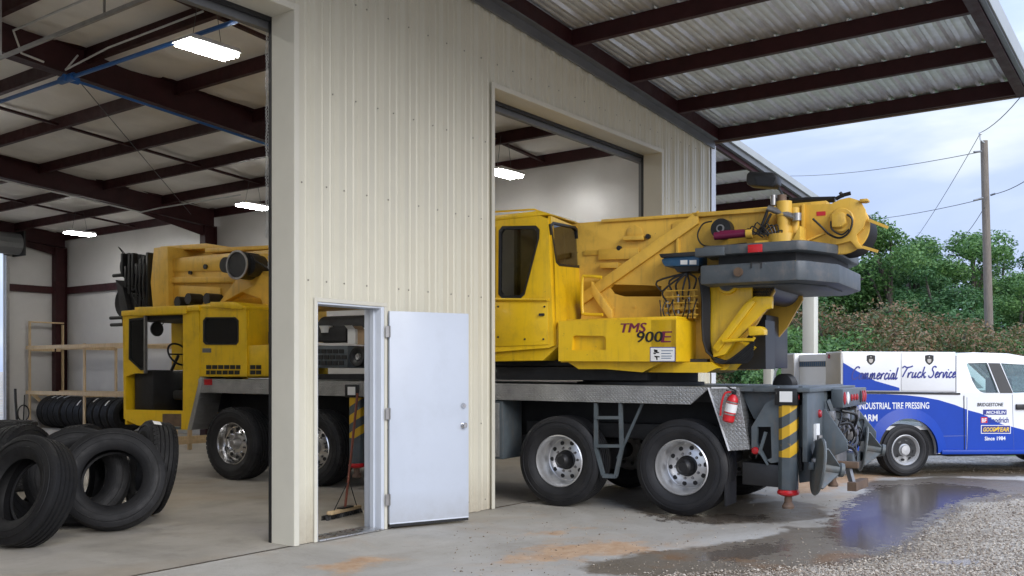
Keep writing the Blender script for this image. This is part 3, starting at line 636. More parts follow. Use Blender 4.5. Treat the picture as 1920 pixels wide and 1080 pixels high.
for x in PX:                                             # white-painted dots stand in for daylight in the rib mouths above every purlin
    for q in range(8, 23):
        yy = q*.3048
        if CY < yy < WY-.1 and x > 4: cs_.lathe([(.0, -.014), (.014, -.012), (.02, 0)], (x-.03, yy, zr(x)+.012), (0, 0, 1), 8, 1)
cs_.build('roof_sheet', ['galv', 'white'], can, 30)
pm = MB(); purlin_mesh(pm, CY+.075, WY-.16); first = None
for x in PX[1:]:
    if x < CX0: continue
    if first is None: first = pm.build('purlin', 'red', can, 0); o = first
    else: o = first.copy(); COL.objects.link(o); o.parent = can
    o.location = (x, 0, zr(x))
rk = MB(); sloped(rk, CX0, XR-.03, WY-.155, WY-.05, -.2, -.004); rk.build('wall_rafter', 'red', can, 0)
rk = MB(); sloped(rk, CX0, XR-.03, WY-.07, WY-.036, -.33, -.201); sloped(rk, CX0, XR-.03, WY-.158, WY-.071, -.214, -.201); rk.build('rake_flashing', 'grey_trim', can, 0)
rk = MB(); sloped(rk, CX0, XR-.0, CY-.0, CY+.012, -.24, -.005); sloped(rk, CX0, XR-.0, CY+.0125, CY+.07, -.24, -.228); sloped(rk, CX0, XR, CY-.06, CY-.0005, -.24, -.228); rk.build('outer_rafter', 'red', can, 0)
rk = MB(); sloped(rk, CX0, XR+.1, CY-.14, CY-.122, -.17, .05); rk.build('rake_trim', 'pale_trim', can, 0)
rk = MB(); sloped(rk, CX0, XR+.1, CY-.121, CY-.061, -.2, -.185); rk.build('rake_soffit', 'grey_trim', can, 0)
ev = MB(); ev.box(XR-.10, XR-.088, CY+.013, WY-.05, zr(XR)-.2, zr(XR)-.01); ev.box(XR-.10, XR-.02, CY+.013, WY-.05, zr(XR)-.213, zr(XR)-.201); ev.build('eave_strut', 'red', can, 0)
ev = MB(); ev.box(XR-.02, XR+.06, CY-.12, WY-.05, zr(XR)-.225, zr(XR)-.03); ev.build('eave_gutter', 'brown', can, 0)

# lean-to on the far side of the workshop
lean = thing('lean_to', 'open lean-to roof on pale posts beyond the workshop corner', 'lean-to')
XE = 19.9; zl = lambda x: 5.60 - .092*(x-XR)
def lsl(mb, x0, x1, y0, y1, za, zb):
    mb.solid([[(x0, y0, zl(x0)+za), (x0, y1, zl(x0)+za), (x0, y1, zl(x0)+zb), (x0, y0, zl(x0)+zb)], [(x1, y0, zl(x1)+za), (x1, y1, zl(x1)+za), (x1, y1, zl(x1)+zb), (x1, y0, zl(x1)+zb)]], 1, 0, 0)
q = MB(); vs = []; fs = []; ys = [WY+.0] + [b for b in sorted({round(q_*.3048+d, 4) for q_ in range(22, 90) for d in (-.052, -.022, .022, .052)}) if WY < b < YB]
for yy in ys: vs += [(XR+.06, yy, zl(XR)+.004+ch(yy)), (XE, yy, zl(XE)+.004+ch(yy))]
for i in range(len(ys)-1): fs.append((2*i, 2*i+1, 2*i+3, 2*i+2))
q.add(vs, fs); q.build('roof_sheet', 'insul', lean, 0)
pm = MB(); purlin_mesh(pm, WY+.05, YB, .075, .2)
for i, x in enumerate((15.0, 16.4, 17.8, 19.2)):
    if i == 0: first = pm.build('purlin', 'red', lean, 0); o = first
    else: o = first.copy(); COL.objects.link(o); o.parent = lean
    o.location = (x, 0, zl(x))
q = MB(); lsl(q, XR+.06, XE, WY-.03, WY+.03, -.24, -.01); q.build('rake_beam', 'red', lean, 0)
q = MB(); lsl(q, XR+.06, XE+.05, WY-.10, WY-.031, -.16, -.02); q.build('rake_trim', 'grey_trim', lean, 0)
q = MB(); lsl(q, XR+.06, XE+.05, WY-.14, WY-.101, -.06, .06); q.build('rake_cap', 'pale_trim', lean, 0)
q = MB(); q.box(XE-.02, XE+.1, WY-.1, YB, zl(XE)-.2, zl(XE)+.0); q.build('eave_gutter', 'white', lean, 0)
for x, y, w_ in ((19.72, 6.92, .125), (19.72, 7.82, .09), (19.72, 13.9, .12), (19.72, 20.9, .12)):
    p = MB(); p.box(x-w_, x+w_, y-w_, y+w_, 0, zl(x)-.2, 0, .012); p.box(x-w_-.06, x+w_+.06, y-w_-.06, y+w_+.06, 0, .015); p.build('post', 'tan_trim', lean, 30)

# roll-up door seen in the back wall
ru = thing('roll_up_door', 'grey coiled roll-up door above the opening in the back wall', 'door', (0, 0, 0))
q = MB(); prof = [(.26+.025*math.sin(i*1.9), 8.4+i*.0) for i in range(2)]
q.cyl((8.3, YB-.45, 5.15), (13.28, YB-.45, 5.15), .30, n=14); q.build('coil', 'grey_trim', ru, 0)
for z in (5.0, 5.15, 5.3): pass
q = MB(); q.box(13.23, 13.29, YB-.75, YB-.1, 4.82, 5.5); q.build('end_bracket', 'black', ru, 0)
q = MB(); q.box(13.03, 13.12, YB-.17, YB-.055, 0, 4.85); q.build('guide_rail', 'steel', ru, 0)

# ------------------------------------------------------------------ things hanging inside
def hanging_light(x, y, drop, label):
    z = zr(x) - drop; t_ = thing('hanging_light', label, 'lamp', (x, y, z), 0, 'lit lamps hanging from the workshop roof')
    h = MB(); h.prism([(-.36, 0), (.36, 0), (.33, .05), (-.33, .05)], 'xz', -.19, .19, 0, .004); h.box(-.12, .12, -.05, .05, .051, .09); h.build('housing', 'white', t_, 30)
    for q_ in (-.126, -.042, .042, .126):
        MB().cyl((-.345, q_, -.024), (.345, q_, -.024), .022, n=10).build('light_tube', 'led', t_)
    c = MB(); c.tube([(-.2, 0, .09), (-.1, 0, drop-.05)], .004, 5); c.tube([(.2, 0, .09), (.1, 0, drop-.05)], .004, 5); c.build('suspension_wire', 'wire', t_)
    return t_
hanging_light(7.0, 9.75, .76, 'lit high-bay lamp near the top of the left bay, nearest of all')
hanging_light(13.15, 16.7, .60, 'lit high-bay lamp hanging close beside the tan door jamb above the boom')
hanging_light(13.1, 23.6, .60, 'lit high-bay lamp hanging at the far corner column')
hanging_light(13.3, 10.06, .68, 'lit high-bay lamp seen through the crane bay opening')
for x, y in ((7.05, 16.7), (7.05, 23.6), (1.5, 9.75), (1.5, 16.7), (1.5, 23.6), (-3.5, 16.7)):  # unseen lamps added to raise the light level inside
    hanging_light(x, y, .6, 'added lit high-bay lamp out of view that brightens the workshop')
ap = thing('air_pipe', 'blue compressed air pipe under the roof with a branch along the rafter', 'pipe')
q = MB(); q.tube([(7.0, 8.6, 5.66), (6.97, 13.0, 5.66), (6.9, 24, 5.66)], .028, 10); q.build('main_run', 'pipeblue', ap)
q = MB(); q.tube([(6.97, 12.86, 5.66), (13.6, 12.86, 5.66-.077*6.6)], .02, 10); q.build('branch', 'pipeblue', ap)
q = MB(); q.cyl((6.97, 12.7, 5.66), (6.97, 13.05, 5.66), .055, n=12); q.cyl((6.9, 12.86, 5.66), (7.12, 12.86, 5.655), .05, n=12); q.build('tee_fitting', 'pipeblue', ap)
cd = thing('conduit', 'thin grey electrical conduit bent under the red rafters', 'conduit')
q = MB(); q.tube([(6.0, 7.6, 5.95), (6.0, 12.4, 5.95), (6.3, 12.8, 5.82), (6.6, 12.8, 5.78)], .014, 8); q.build('run', 'galv', cd)
q = MB(); q.tube([(7.05, 12.75, 5.98), (6.85, 12.7, 5.72), (7.0, 11.9, 5.9), (7.05, 9.9, 5.95)], .013, 8); q.build('run', 'galv', cd)
q = MB(); q.tube([(9.4, 20.05, zr(9.4)-.52), (12.6, 20.05, zr(12.6)-.52), (13.0, 19.9, zr(13.0)-.35), (13.2, 17.2, zr(13.2)-.3)], .016, 8); q.build('run', 'galv', cd)
for x0 in (5.35,):                                 # horizontal tracks of the raised sectional door
    tr = thing('door_rail', 'galvanised overhead rail of the %s' % ('left bay door beside the lamp' if x0 > 3 else 'left bay door at its far edge'), 'rail')
    q = MB(); q.box(x0, x0+.035, 7.3, 11.6, 5.22, 5.26); q.build('rail', 'steel', tr, 0)
    
    for y in (11.4, 9.2): q = MB(); q.beam((x0+.02, y, 5.265), (x0+.02, y, 6.2), .02, .02); q.build('hanger', 'steel', tr, 0)
chn = thing('hand_chain', 'galvanised hand chain hanging inside the left bay jamb', 'chain', (6.0, 7.42, 0))
for s_ in (0, 1):
    q = MB(); z = 4.92; i = 0
    while z > (2.6 if s_ else 2.9):
        dx = .03*s_ + .004*math.sin(i*.7); a = i % 2
        q.tube([(dx+(0 if a else .011), .011 if a else 0, z), (dx, 0, z+.02), (dx-(0 if a else .011), -.011 if a else 0, z), (dx, 0, z-.02), (dx+(0 if a else .011), .011 if a else 0, z)], .0038, 5)
        z -= .033; i += 1
    q.build('chain_strand', 'galv', chn)

# ------------------------------------------------------------------ wheels and tyres
def tyre_profile(Ro, Ri, w_, grooves=4):
    h = w_/2; p = []
    tw = h*.80; gd = .014; seg = []
    p += [(Ri, -h*.62), (Ri+.012, -h*.74), (Ri+(Ro-Ri)*.35, -h*.98), (Ri+(Ro-Ri)*.6, -h), (Ro-.045, -h*.93), (Ro-.018, -h*.86), (Ro-.004, -tw)]
    gw = .014
    for i in range(grooves):
        c = -tw + 2*tw*(i+1)/(grooves+1)
        p += [(Ro, c-gw*.5-.004), (Ro-gd, c-gw*.4), (Ro-gd, c+gw*.4), (Ro, c+gw*.5+.004)]
    p += [(Ro-.004, tw), (Ro-.018, h*.86), (Ro-.045, h*.93), (Ri+(Ro-Ri)*.6, h), (Ri+(Ro-Ri)*.35, h*.98), (Ri+.012, h*.74), (Ri, h*.62)]
    t_ = .03
    p += [(Ri+.02, h*.55), (Ri+(Ro-Ri)*.4, h*.88), (Ro-.07, h*.8), (Ro-.045, h*.4), (Ro-.045, -h*.4), (Ro-.07, -h*.8), (Ri+(Ro-Ri)*.4, -h*.88), (Ri+.02, -h*.55)]
    return p
def tyre_mb(Ro, Ri, w_, grooves=4, lugs=0, n=72):
    mb = MB(); mb.lathe(tyre_profile(Ro, Ri, w_, grooves), (0, 0, 0), (1, 0, 0), n, 0, True)
    if lugs:                                            # shoulder blocks of the tread
        for i in range(lugs):
            a = 2*math.pi*i/lugs; c, s_ = math.cos(a), math.sin(a); tn = Vector((0, -s_, c)); rd = Vector((0, c, s_)); wd = Ro*2*math.pi/lugs*.36
            for sg in (-1, 1):
                x0 = sg*w_/2*.62; x1 = sg*w_/2*.9; r0 = Ro-.03; r1 = Ro+.006; r2 = Ro-.012
                q = [Vector((x0, 0, 0))+rd*r0-tn*wd, Vector((x1, 0, 0))+rd*r0-tn*wd, Vector((x1, 0, 0))+rd*r0+tn*wd, Vector((x0, 0, 0))+rd*r0+tn*wd]
                u = [Vector((x0, 0, 0))+rd*r1-tn*wd, Vector((x1, 0, 0))+rd*r2-tn*wd, Vector((x1, 0, 0))+rd*r2+tn*wd, Vector((x0, 0, 0))+rd*r1+tn*wd]
                mb.solid([q, u], 1, 0, 0)
    for i in range(84):                                 # small radial ribs near the shoulder
        a = 2*math.pi*i/84; c, s_ = math.cos(a), math.sin(a); tn = Vector((0, -s_, c)); rd = Vector((0, c, s_))
        for sg in (-1, 1):
            b0 = rd*(Ri+(Ro-Ri)*.80)+Vector((sg*w_/2*.955, 0, 0)); b1 = rd*(Ro-.02)+Vector((sg*w_/2*.875, 0, 0)); o_ = Vector((sg*.004, 0, 0)); d_ = tn*.005
            mb.add([b0-d_+o_, b0+d_+o_, b1+d_+o_, b1-d_+o_], [(0, 1, 2, 3)])
    for sg in (-1, 1):                                  # raised rings on the sidewall
        for rr in (.45, .72):
            r_ = Ri+(Ro-Ri)*rr; h_ = w_/2*(1.0 if rr > .5 else .985); mb.lathe([(r_-.006, sg*h_*.985), (r_-.003, sg*(h_+.004)), (r_+.003, sg*(h_+.004)), (r_+.006, sg*h_*.98)], (0, 0, 0), (1, 0, 0), n)
    return mb

# ------------------------------------------------------------------ the crane
CZ = R(CF.deg)
crane = thing('mobile_crane', 'yellow mobile crane with grey carrier standing half inside the workshop', 'crane', (CF.o[0], CF.o[1], 0), CZ)
def sd(pts, xl): return [CF.side(px, py, xl) for px, py in pts]
def rr_(pts, yl): return [CF.rear(px, py, yl) for px, py in pts]
def cpart(mb, name, mats, parent=None, sm=35): return mb.build(name, mats, parent or crane, sm)

# wheels: near side rear tandem has deep dished rims, front axles polished flat rims
def crane_wheel(y, far, dish, tw=.40, Ro=.535):
    sgn = 1 if far else -1; xc = (2.44 - tw/2) if far else tw/2
    wh = tyre_mb(Ro, .292, tw, 5, 0 if dish else 46).build('wheel', 'rubber', crane, 30); wh.location = (xc, y, Ro); wh.rotation_euler = (rng.uniform(0, 6), 0, math.pi if far else 0)
    h = tw/2
    rm = MB(); d = .17 if dish else .05
    rm.lathe([(.305, -h*.70), (.312, -h*.82), (.300, -h*.86), (.286, -h*.72), (.272, -h*.5), (.262, -h*.5+d*.5), (.255, -h*.5+d), (.235, -h*.5+d+.012), (.165, -h*.5+d-.012), (.15, -h*.5+d-.02), (.0, -h*.5+d-.02)], (0, 0, 0), (1, 0, 0), 56)
    rm.lathe([(.29, h*.5), (.26, h*.4), (.12, h*.2), (0, h*.2)], (0, 0, 0), (1, 0, 0), 40)
    for i in range(10):
        a = 2*math.pi*i/10; c, s_ = math.cos(a), math.sin(a); xo = -h*.5+d
        rm.cyl((xo-.012, c*.205, s_*.205), (xo+.01, c*.205, s_*.205), .026, n=12, mi=1)
        if dish: rm.lathe([(.0, xo-.05), (.012, xo-.048), (.016, xo-.03), (.02, xo-.012)], (0, c*.142, s_*.142), (1, 0, 0), 8, 2)
        else: rm.lathe([(.0, xo-.055), (.013, xo-.05), (.017, xo-.012)], (0, c*.16, s_*.16), (1, 0, 0), 8, 0)
    rm.build('rim', ['rim_alu' if dish else 'chrome', 'black', 'steel'], wh, 35)
    hb = MB(); xo = -h*.5+d-.02
    if dish: hb.lathe([(0, xo-.165), (.05, xo-.165), (.06, xo-.15), (.085, xo-.14), (.098, xo-.12), (.10, xo-.03), (.118, xo-.02), (.118, xo)], (0, 0, 0), (1, 0, 0), 24)
    else: hb.lathe([(0, xo-.10), (.045, xo-.10), (.06, xo-.085), (.075, xo-.02), (.09, xo)], (0, 0, 0), (1, 0, 0), 24)
    hb.build('hub', 'black' if dish else 'steel', wh)
for y in (1.373, 2.896):
    for far in (0, 1): crane_wheel(y, far, True)
for y in (8.30, 6.75):
    for far in (0, 1): crane_wheel(y, far, False)

q = MB()
for x in (.72, 1.52): q.box(x, x+.18, .4, 10.2, .78, 1.24, 0, .01)
for y in (1.373, 2.896, 6.75, 8.30): q.cyl((.42, y, .535), (2.02, y, .535), .11, n=14); q.box(1.0, 1.44, y-.2, y+.2, .34, .74, 0, .05)
q.box(.45, 2.0, 4.2, 6.0, .55, 1.2, 0, .02); q.box(.5, 1.94, .5, 3.6, .80, .98, 0, .02)
cpart(q, 'chassis', 'dark', sm=35)
q = MB(); q.prism([(.55, 1.385), (9.0, 1.44), (9.0, 1.478), (.55, 1.425)], 'yz', .022, 2.418); q.box(.3, 2.14, .9, 5.5, 1.25, 1.38, 1); cpart(q, 'deck', ['cgrey', 'dark'], sm=0)
for x0, x1 in ((-.012, .02), (2.42, 2.45)):
    q = MB(); q.prism([(1.02, 1.43), (1.25, 1.235), (8.95, 1.28), (8.95, 1.488)], 'yz', x0, x1, 0, .003); cpart(q, 'side_plate', 'diamond', sm=0)
# rear fender with the angled plate
fy = lambda px, py: CF.side(px, py, 0)
q = MB(); q.prism(sd([(1329, 727), (1385, 727), (1405, 843), (1368, 845)], -.004), 'yz', -.014, .42, 0, .004); cpart(q, 'rear_fender', 'diamond', sm=0)
q = MB(); q.beam((-.012, *sd([(1329, 727)], 0)[0]), (-.012, *sd([(1368, 845)], 0)[0]), .02, .016); q.beam((-.012, *sd([(1335, 727)], 0)[0]), (-.012, *sd([(1380, 727)], 0)[0]), .02, .016); cpart(q, 'fender_edge', 'white', sm=0)
q = MB(); q.box(.03, .40, .86, .885, .14, .62, 0, .004); cpart(q, 'mud_flap', 'rubber')
q = MB(); q.box(.03, .40, 7.44, 7.465, .2, .7, 0, .004); cpart(q, 'mud_flap', 'rubber')
# steps between the tandem wheels
q = MB(); a0, a1 = sd([(1117, 756), (1163, 756)], .02); b0, b1 = sd([(1117, 840), (1165, 842)], .02); c0, c1 = sd([(1131, 892), (1154, 893)], .02)
for p in ((a0, b0, c0), (a1, b1, c1)):
    for m_, n_ in zip(p, p[1:]): q.beam((.03, *m_), (.03, *n_), .05, .035)
for py in (783, 836): l_, r_ = sd([(1117, py), (1164, py)], .03); q.beam((.03, l_[0], l_[1]), (.03, r_[0], r_[1]), .06, .035)
q.beam((.03, *c0), (.03, *c1), .07, .045); l_, r_ = sd([(1158, 860), (1205, 756)], .1); q.beam((.10, *l_), (.10, *r_), .02, .03)
cpart(q, 'step_ladder', 'cgrey', sm=0)
# tool box beside the wheel
q = MB(); q.box(.02, .5, 3.66, 4.75, .52, 1.24, 0, .01); q.box(-.01, .0195, 3.70, 4.72, .55, 1.21, 1, .006); q.box(-.022, -.0105, 3.78, 3.86, .82, .93, 2, .004); cpart(q, 'tool_box', ['cgrey', 'diamond', 'black'])
q = MB(); q.box(.1, .48, 4.9, 5.75, .5, 1.2, 0, .03); cpart(q, 'fuel_tank', 'black')
# jacks: striped outrigger legs
def outrigger(y, far, big):
    xx = 2.30 if far else .085; o = MB()
    w_ = .105; z1 = 1.35
    def ring(z, g=0): 
        r_ = []; 
        for a in range(8):
            an = R(22.5+45*a); r_.append((w_*1.05*math.cos(an)/math.cos(R(22.5))*.92, w_*math.sin(an)/math.cos(R(22.5))*.92, z))
        return r_
    base = MB(); base.solid([ring(.36), ring(.70)], 1, 0, .004)
    ob = base.build('outrigger', 'cgrey', crane, 20); ob.location = (xx, y, 0)
    s_ = MB(); s_.solid([ring(.7005), ring(1.245)], 1, 0, 0); s_.build('striped_leg', 'stripes', ob, 20)
    s_ = MB(); s_.box(-.115, .115, -.115, .115, 1.246, 1.42, 0, .008); s_.box(-.12, -.1155, -.07, .06, 1.28, 1.39, 1); s_.cyl((-.02, -.1155, 1.33), (-.02, -.123, 1.33), .03, n=12, mi=2); s_.build('head_box', ['black', 'label', 'redlens'], ob, 30)
    s_ = MB(); s_.lathe([(0, .29), (.06, .29), (.11, .31), (.115, .33), (.1, .359), (0, .359)], (0, 0, 0), (0, 0, 1), 18, 0); s_.cyl((0, 0, .22), (0, 0, .289), .04, n=12, mi=1); s_.lathe([(0, .155), (.06, .16), (.065, .185), (.045, .22), (0, .2199)], (0, 0, 0), (0, 0, 1), 14, 1); s_.build('jack_foot', ['redp', 'rust'], ob)
    return ob
oy = CF.side(1478, 800, .085)[0]
outrigger(oy, 0, 1); outrigger(oy, 1, 1); outrigger(CF.side(669, 760, .085)[0], 0, 1); outrigger(CF.side(669, 760, .085)[0], 1, 1)
# rear outrigger housing
q = MB()
q.prism(sd([(1386, 727), (1460, 724), (1460, 790), (1446, 800), (1414, 785)], .16), 'yz', .14, .2, 0, .006)
hs = sd([(1410, 800), (1436, 757), (1461, 742), (1461, 866), (1446, 868), (1410, 840)], .05); hole = sd([(1421, 800), (1446, 800), (1448, 858), (1438, 862), (1421, 830)], .05)
q.panel(hs, [hole], 'yz', .03, .08); q.prism(sd([(1412, 797), (1461, 790), (1461, 868), (1412, 845)], .3), 'yz', .28, .32, 1)
q.prism(sd([(1392, 866), (1460, 872), (1460, 914), (1392, 908)], .05), 'yz', .04, .6, 2, .01)
q.box(.16, 2.28, oy-.12, oy+.12, .55, .80, 1, .01)
l_, r_ = sd([(1436, 810), (1424, 850)], .02); q.beam((.02, *l_), (.02, *r_), .03, .03, 0); l_, r_ = sd([(1424, 845), (1440, 872)], .02); q.beam((.02, *l_), (.02, *r_), .02, .02, 0)
c = sd([(1416, 845)], .02)[0]; q.lathe([(0, -.03), (.03, -.027), (.04, -.01), (.04, .01)], (.02, *c), (1, 0, 0), 16, 3)
cpart(q, 'outrigger_housing', ['cgrey', 'dark', 'black', 'redlens'])
# tail: plates, lamp bar, hoses, hitch
t0 = .04
q = MB()
q.prism(sd([(1497, 724), (1505, 724), (1508, 850), (1497, 850)], .2), 'yz', .2, 2.3, 0, .004)
q.prism([(.02, .66), (.75, .60), (.80, 1.38), (.02, 1.38)], 'xz', .0, .05, 0, .006)
q.prism([(.75, .42), (2.1, .42), (2.38, .75), (2.42, 1.38), (.80, 1.38)], 'xz', .02, .06, 0, .006); q.prism([(-.04, 1.2), (-.30, .86), (-.30, .78), (.0, .7), (.02, 1.2)], 'yz', 2.28, 2.31, 0, .004); q.prism([(-.03, 1.18), (-.26, .84), (-.26, .74), (.0, .62), (.02, 1.18)], 'yz', .74, .77, 0, .004); q.box(.05, .7, -.06, -.001, .58, .66, 0, .01); q.box(1.7, 2.3, -.14, .019, .50, .62, 0, .015); q.box(.82, .95, -.1, .019, 1.05, 1.16, 1, .01); q.box(1.75, 1.9, -.12, .019, 1.02, 1.14, 0, .01)
q.box(1.0, 1.55, -.10, .02, .40, 1.05, 1, .02); q.box(.0, 2.44, -.03, .55, 1.381, 1.425, 0, .006)
q.prism(sd([(1497, 850), (1525, 850), (1522, 902), (1500, 905)], .3), 'yz', .25, .6, 0, .01)
q.beam((.86, -.03, 1.28), (.98, -.12, .95), .02, .05, 0); q.beam((2.0, -.03, 1.25), (2.15, -.15, .85), .02, .05, 0)
q.box(.30, .46, -.03, -.001, .86, 1.04, 2); q.box(1.95, 2.1, -.03, .0195, .75, .9, 2)
cpart(q, 'tail_frame', ['cgrey', 'steel', 'label'])
q = MB(); q.box(1.02, 2.44, -.16, -.031, 1.19, 1.40, 0, .008); lb = cpart(q, 'lamp_bar', 'cgrey')
for i, x in enumerate((1.10, 1.28, 1.50, 1.66, 1.82, 2.06, 2.20, 2.34)):
    m_ = 'wlens' if i == 1 else ('black' if i == 5 else 'redlens'); r_ = .058 if i in (0, 1, 5, 6, 7) else .04
    q = MB(); q.lathe([(0, -.018), (r_*.6, -.014), (r_, -.004), (r_, .004)], (0, 0, 0), (0, 1, 0), 18); o = q.build('tail_lamp', m_, lb); o.location = (x, -.164, 1.295); o.scale = (1, 1, 1.25 if r_ > .05 else 1)
q = MB(); q.lathe([(0, -.03), (.035, -.026), (.045, -.01), (.045, 0)], (.56, 0, 1.14), (0, 1, 0), 16); cpart(q, 'marker_lamp', 'redlens')
q = MB()
for pts in ([(.95, -.05, .98), (1.05, -.22, 1.02), (1.25, -.24, .86), (1.1, -.2, .74), (1.3, -.25, .78), (1.6, -.2, .84)], [(1.2, -.11, 1.15), (1.3, -.25, 1.1), (1.4, -.2, .95), (1.55, -.12, .9)], [(.9, -.1, .85), (1.0, -.26, .75), (1.25, -.26, .66), (1.45, -.2, .8)]): q.tube(pts, .017, 8, 0, 5)

for k_ in range(9): a = rng.uniform(.85, 2.2); zq = rng.uniform(.7, 1.15); q.tube([(a, -.03, zq), (a+rng.uniform(-.15, .2), -.16, zq+rng.uniform(-.12, .1)), (a+rng.uniform(-.2, .3), -.14, zq-rng.uniform(.05, .25)), (a+rng.uniform(-.1, .3), -.03, zq-rng.uniform(.0, .3))], .010, 6, 0, 5)
cpart(q, 'air_hose', 'hose')
q = MB(); q.cyl((2.08, -.12, 1.08), (2.08, -.02, 1.08), .1, n=20); q.cyl((2.08, -.14, 1.08), (2.08, -.1205, 1.08), .05, n=16); cpart(q, 'brake_chamber', 'steel')
q = MB(); q.cyl((1.0, -.14, .97), (1.0, -.02, .97), .06, n=16); q.cyl((1.0, -.18, .97), (1.0, -.1405, .97), .03, n=12); cpart(q, 'socket', 'steel')
q = MB(); q.box(1.5, 1.75, -.18, -.06, .8, .98, 0, .02); q.cyl((1.62, -.21, .89), (1.62, -.1805, .89), .04, n=12); cpart(q, 'junction_block', 'steel')
q = MB(); q.box(1.3, 1.42, -.16, -.06, .88, 1.12, 0, .01); cpart(q, 'bracket', 'steel')
q = MB(); q.cyl((.22, -.08, .701), (.22, -.08, .88), .05, n=12); q.cyl((.22, -.08, .88), (.22, -.08, .93), .03, n=10); q.box(.08, .36, -.12, -.02, .62, .7, 0, .02); cpart(q, 'air_fitting', 'steel')
def pad(x, z, tilt, y=-.1):                              # stowed outrigger float: dish, four gussets, socket
    q = MB(); q.lathe([(0, .02), (.25, .02), (.29, .03), (.30, .015), (.29, 0), (0, 0)], (0, 0, 0), (0, -1, 0), 36)
    q.cyl((0, -.02, 0), (0, -.27, 0), .065, .055, n=14); q.lathe([(.03, -.27), (.07, -.27), (.075, -.235), (.06, -.22)], (0, 0, 0), (0, 1, 0), 14)
    for a in (45, 135, 225, 315):
        c, s_ = math.cos(R(a)), math.sin(R(a))
        ring = lambda d: [Vector((c*.06-s_*d, -.02, s_*.06+c*d)), Vector((c*.285-s_*d, -.02, s_*.285+c*d)), Vector((c*.285-s_*d, -.05, s_*.285+c*d)), Vector((c*.06-s_*d, -.22, s_*.06+c*d))]
        q.solid([ring(-.009), ring(.009)], 1, 0, 0)
    q.cyl((0, -.03, .24), (0, -.055, .24), .028, n=12, mi=1)
    o = q.build('outrigger_pad', ['padgrey', 'steel'], crane, 30); o.location = (x, y, z); o.rotation_euler = (R(8), 0, R(tilt))
px1 = CF.rear(1548, 868, -.1); px2 = CF.rear(1613, 838, -.1)
pad(px1[0]-.42, px1[1], 24, -.10); pad(px2[0], px2[1], 16, -.12)
px1 = (px1[0]-.2, px1[1]); q = MB(); q.box(px1[0]+.25, px1[0]+.33, -.42, -.08, px1[1]-.05, px1[1]+.02, 0, .01); hp = CF.rear(1600, 908, -.35); q.beam((px1[0]+.3, -.3, px1[1]), (hp[0]-.1, -.36, hp[1]+.02), .05, .05, 1); q.beam((hp[0]-.25, -.38, hp[1]-.0), (hp[0]+.45, -.38, hp[1]-.02), .09, .09, 0)
cpart(q, 'tow_hitch', ['brown', 'steel'])
# slewing ring under the house
q = MB(); q.cyl((1.22, 2.35, 1.47), (1.22, 2.35, 1.66), .72, n=40, mi=0); q.cyl((1.22, 2.35, 1.40), (1.22, 2.35, 1.469), .80, n=40, mi=1); q.box(.4, 2.0, 1.2, 5.1, 1.661, 1.74, 2, .01); q.box(.35, 2.1, 1.9, 5.3, 1.49, 1.655, 0, .01)
cpart(q, 'slewing_ring', ['dark', 'black', 'dark'])
# operator's cab --------------------------------------------------------------
XC = .05; cabo = MB()
side = sd([(900, 414), (1012, 404), (1027, 410), (1038, 648), (1030, 652), (900, 662)], XC)
win = sd([(938, 436), (944, 428), (1003, 427), (1009, 434), (1008, 450), (983, 548), (975, 556), (944, 556), (937, 548)], XC)
win2 = sd([(903, 432), (918, 431), (921, 440), (921, 540), (915, 548), (903, 548)], XC)
yb0 = CF.side(1027, 410, XC)[0]; yb1 = CF.side(1038, 648, XC)[0]; yf = side[0][0]; ztop = side[1][1]; zbot = side[3][1]
cabo.panel(side, [win, win2], 'yz', XC, XC+.04)
XF = CF.rear(1090, 415, yb0)[0]
rearo = [(XC+.041, zbot), (XF, zbot+.0), (XF, ztop-.06), (XC+.041, ztop-.01)]
rw = [CF.rear(px, py, yb0) for px, py in [(1030, 424), (1035, 419), (1074, 427), (1079, 433), (1083, 494), (1079, 500), (1043, 496), (1037, 490)]]
# the rear wall leans with the side's rear edge
rp = MB(); rp.panel(rearo, [rw], 'xz', -.04, 0)
for v in rp.v: k_ = (v[2]-zbot)/(ztop-zbot); cabo.v.append((v[0], v[1]+yb1+.02+(yb0-yb1)*k_, v[2]))
o_ = len(cabo.v)-len(rp.v); cabo.f += [tuple(i+o_ for i in f) for f in rp.f]; cabo.m += rp.m
farw = [(p[0], p[1]) for p in side]; cabo.panel(farw, [[(p[0], p[1]) for p in win]], 'yz', XF-.04, XF-.002)
cabo.box(XC+.041, XF-.041, yf-.04, yf, zbot, 2.55); cabo.box(XC+.041, XF-.041, yb1+.05, yf-.041, zbot, zbot+.04)
cabo.prism([(yb0-.02, ztop+.0), (yf, ztop-.02), (yf, ztop+.05), (yb0+.1, ztop+.06)], 'yz', XC-.01, XF+.01, 0, .015)
cabo.prism(sd([(905, 652), (1038, 648), (1046, 602), (1046, 650), (1018, 676), (905, 678)], XC+.05), 'yz', XC+.05, XF, 0, .006)
ocab = cpart(cabo, 'operator_cab', 'yel')
q = MB()                                                 # rubber seals round the panes
def seal(mb, loop, pl, d0, d1, grow=.03):
    cx = sum(p[0] for p in loop)/len(loop); cz = sum(p[1] for p in loop)/len(loop)
    gl = [(cx+(p[0]-cx)*(1+grow/abs(max(.15, math.dist(p, (cx, cz))))), cz+(p[1]-cz)*(1+grow/max(.15, math.dist(p, (cx, cz))))) for p in loop]
    il = [(cx+(p[0]-cx)*.97, cz+(p[1]-cz)*.97) for p in loop]
    mb.panel(gl, [il], pl, d0, d1)
seal(q, win, 'yz', XC-.008, XC+.045); seal(q, win2, 'yz', XC-.008, XC+.045); q.build('window_seal', 'hose', ocab)
rq = MB(); seal(rq, rw, 'xz', -.045, .008); 
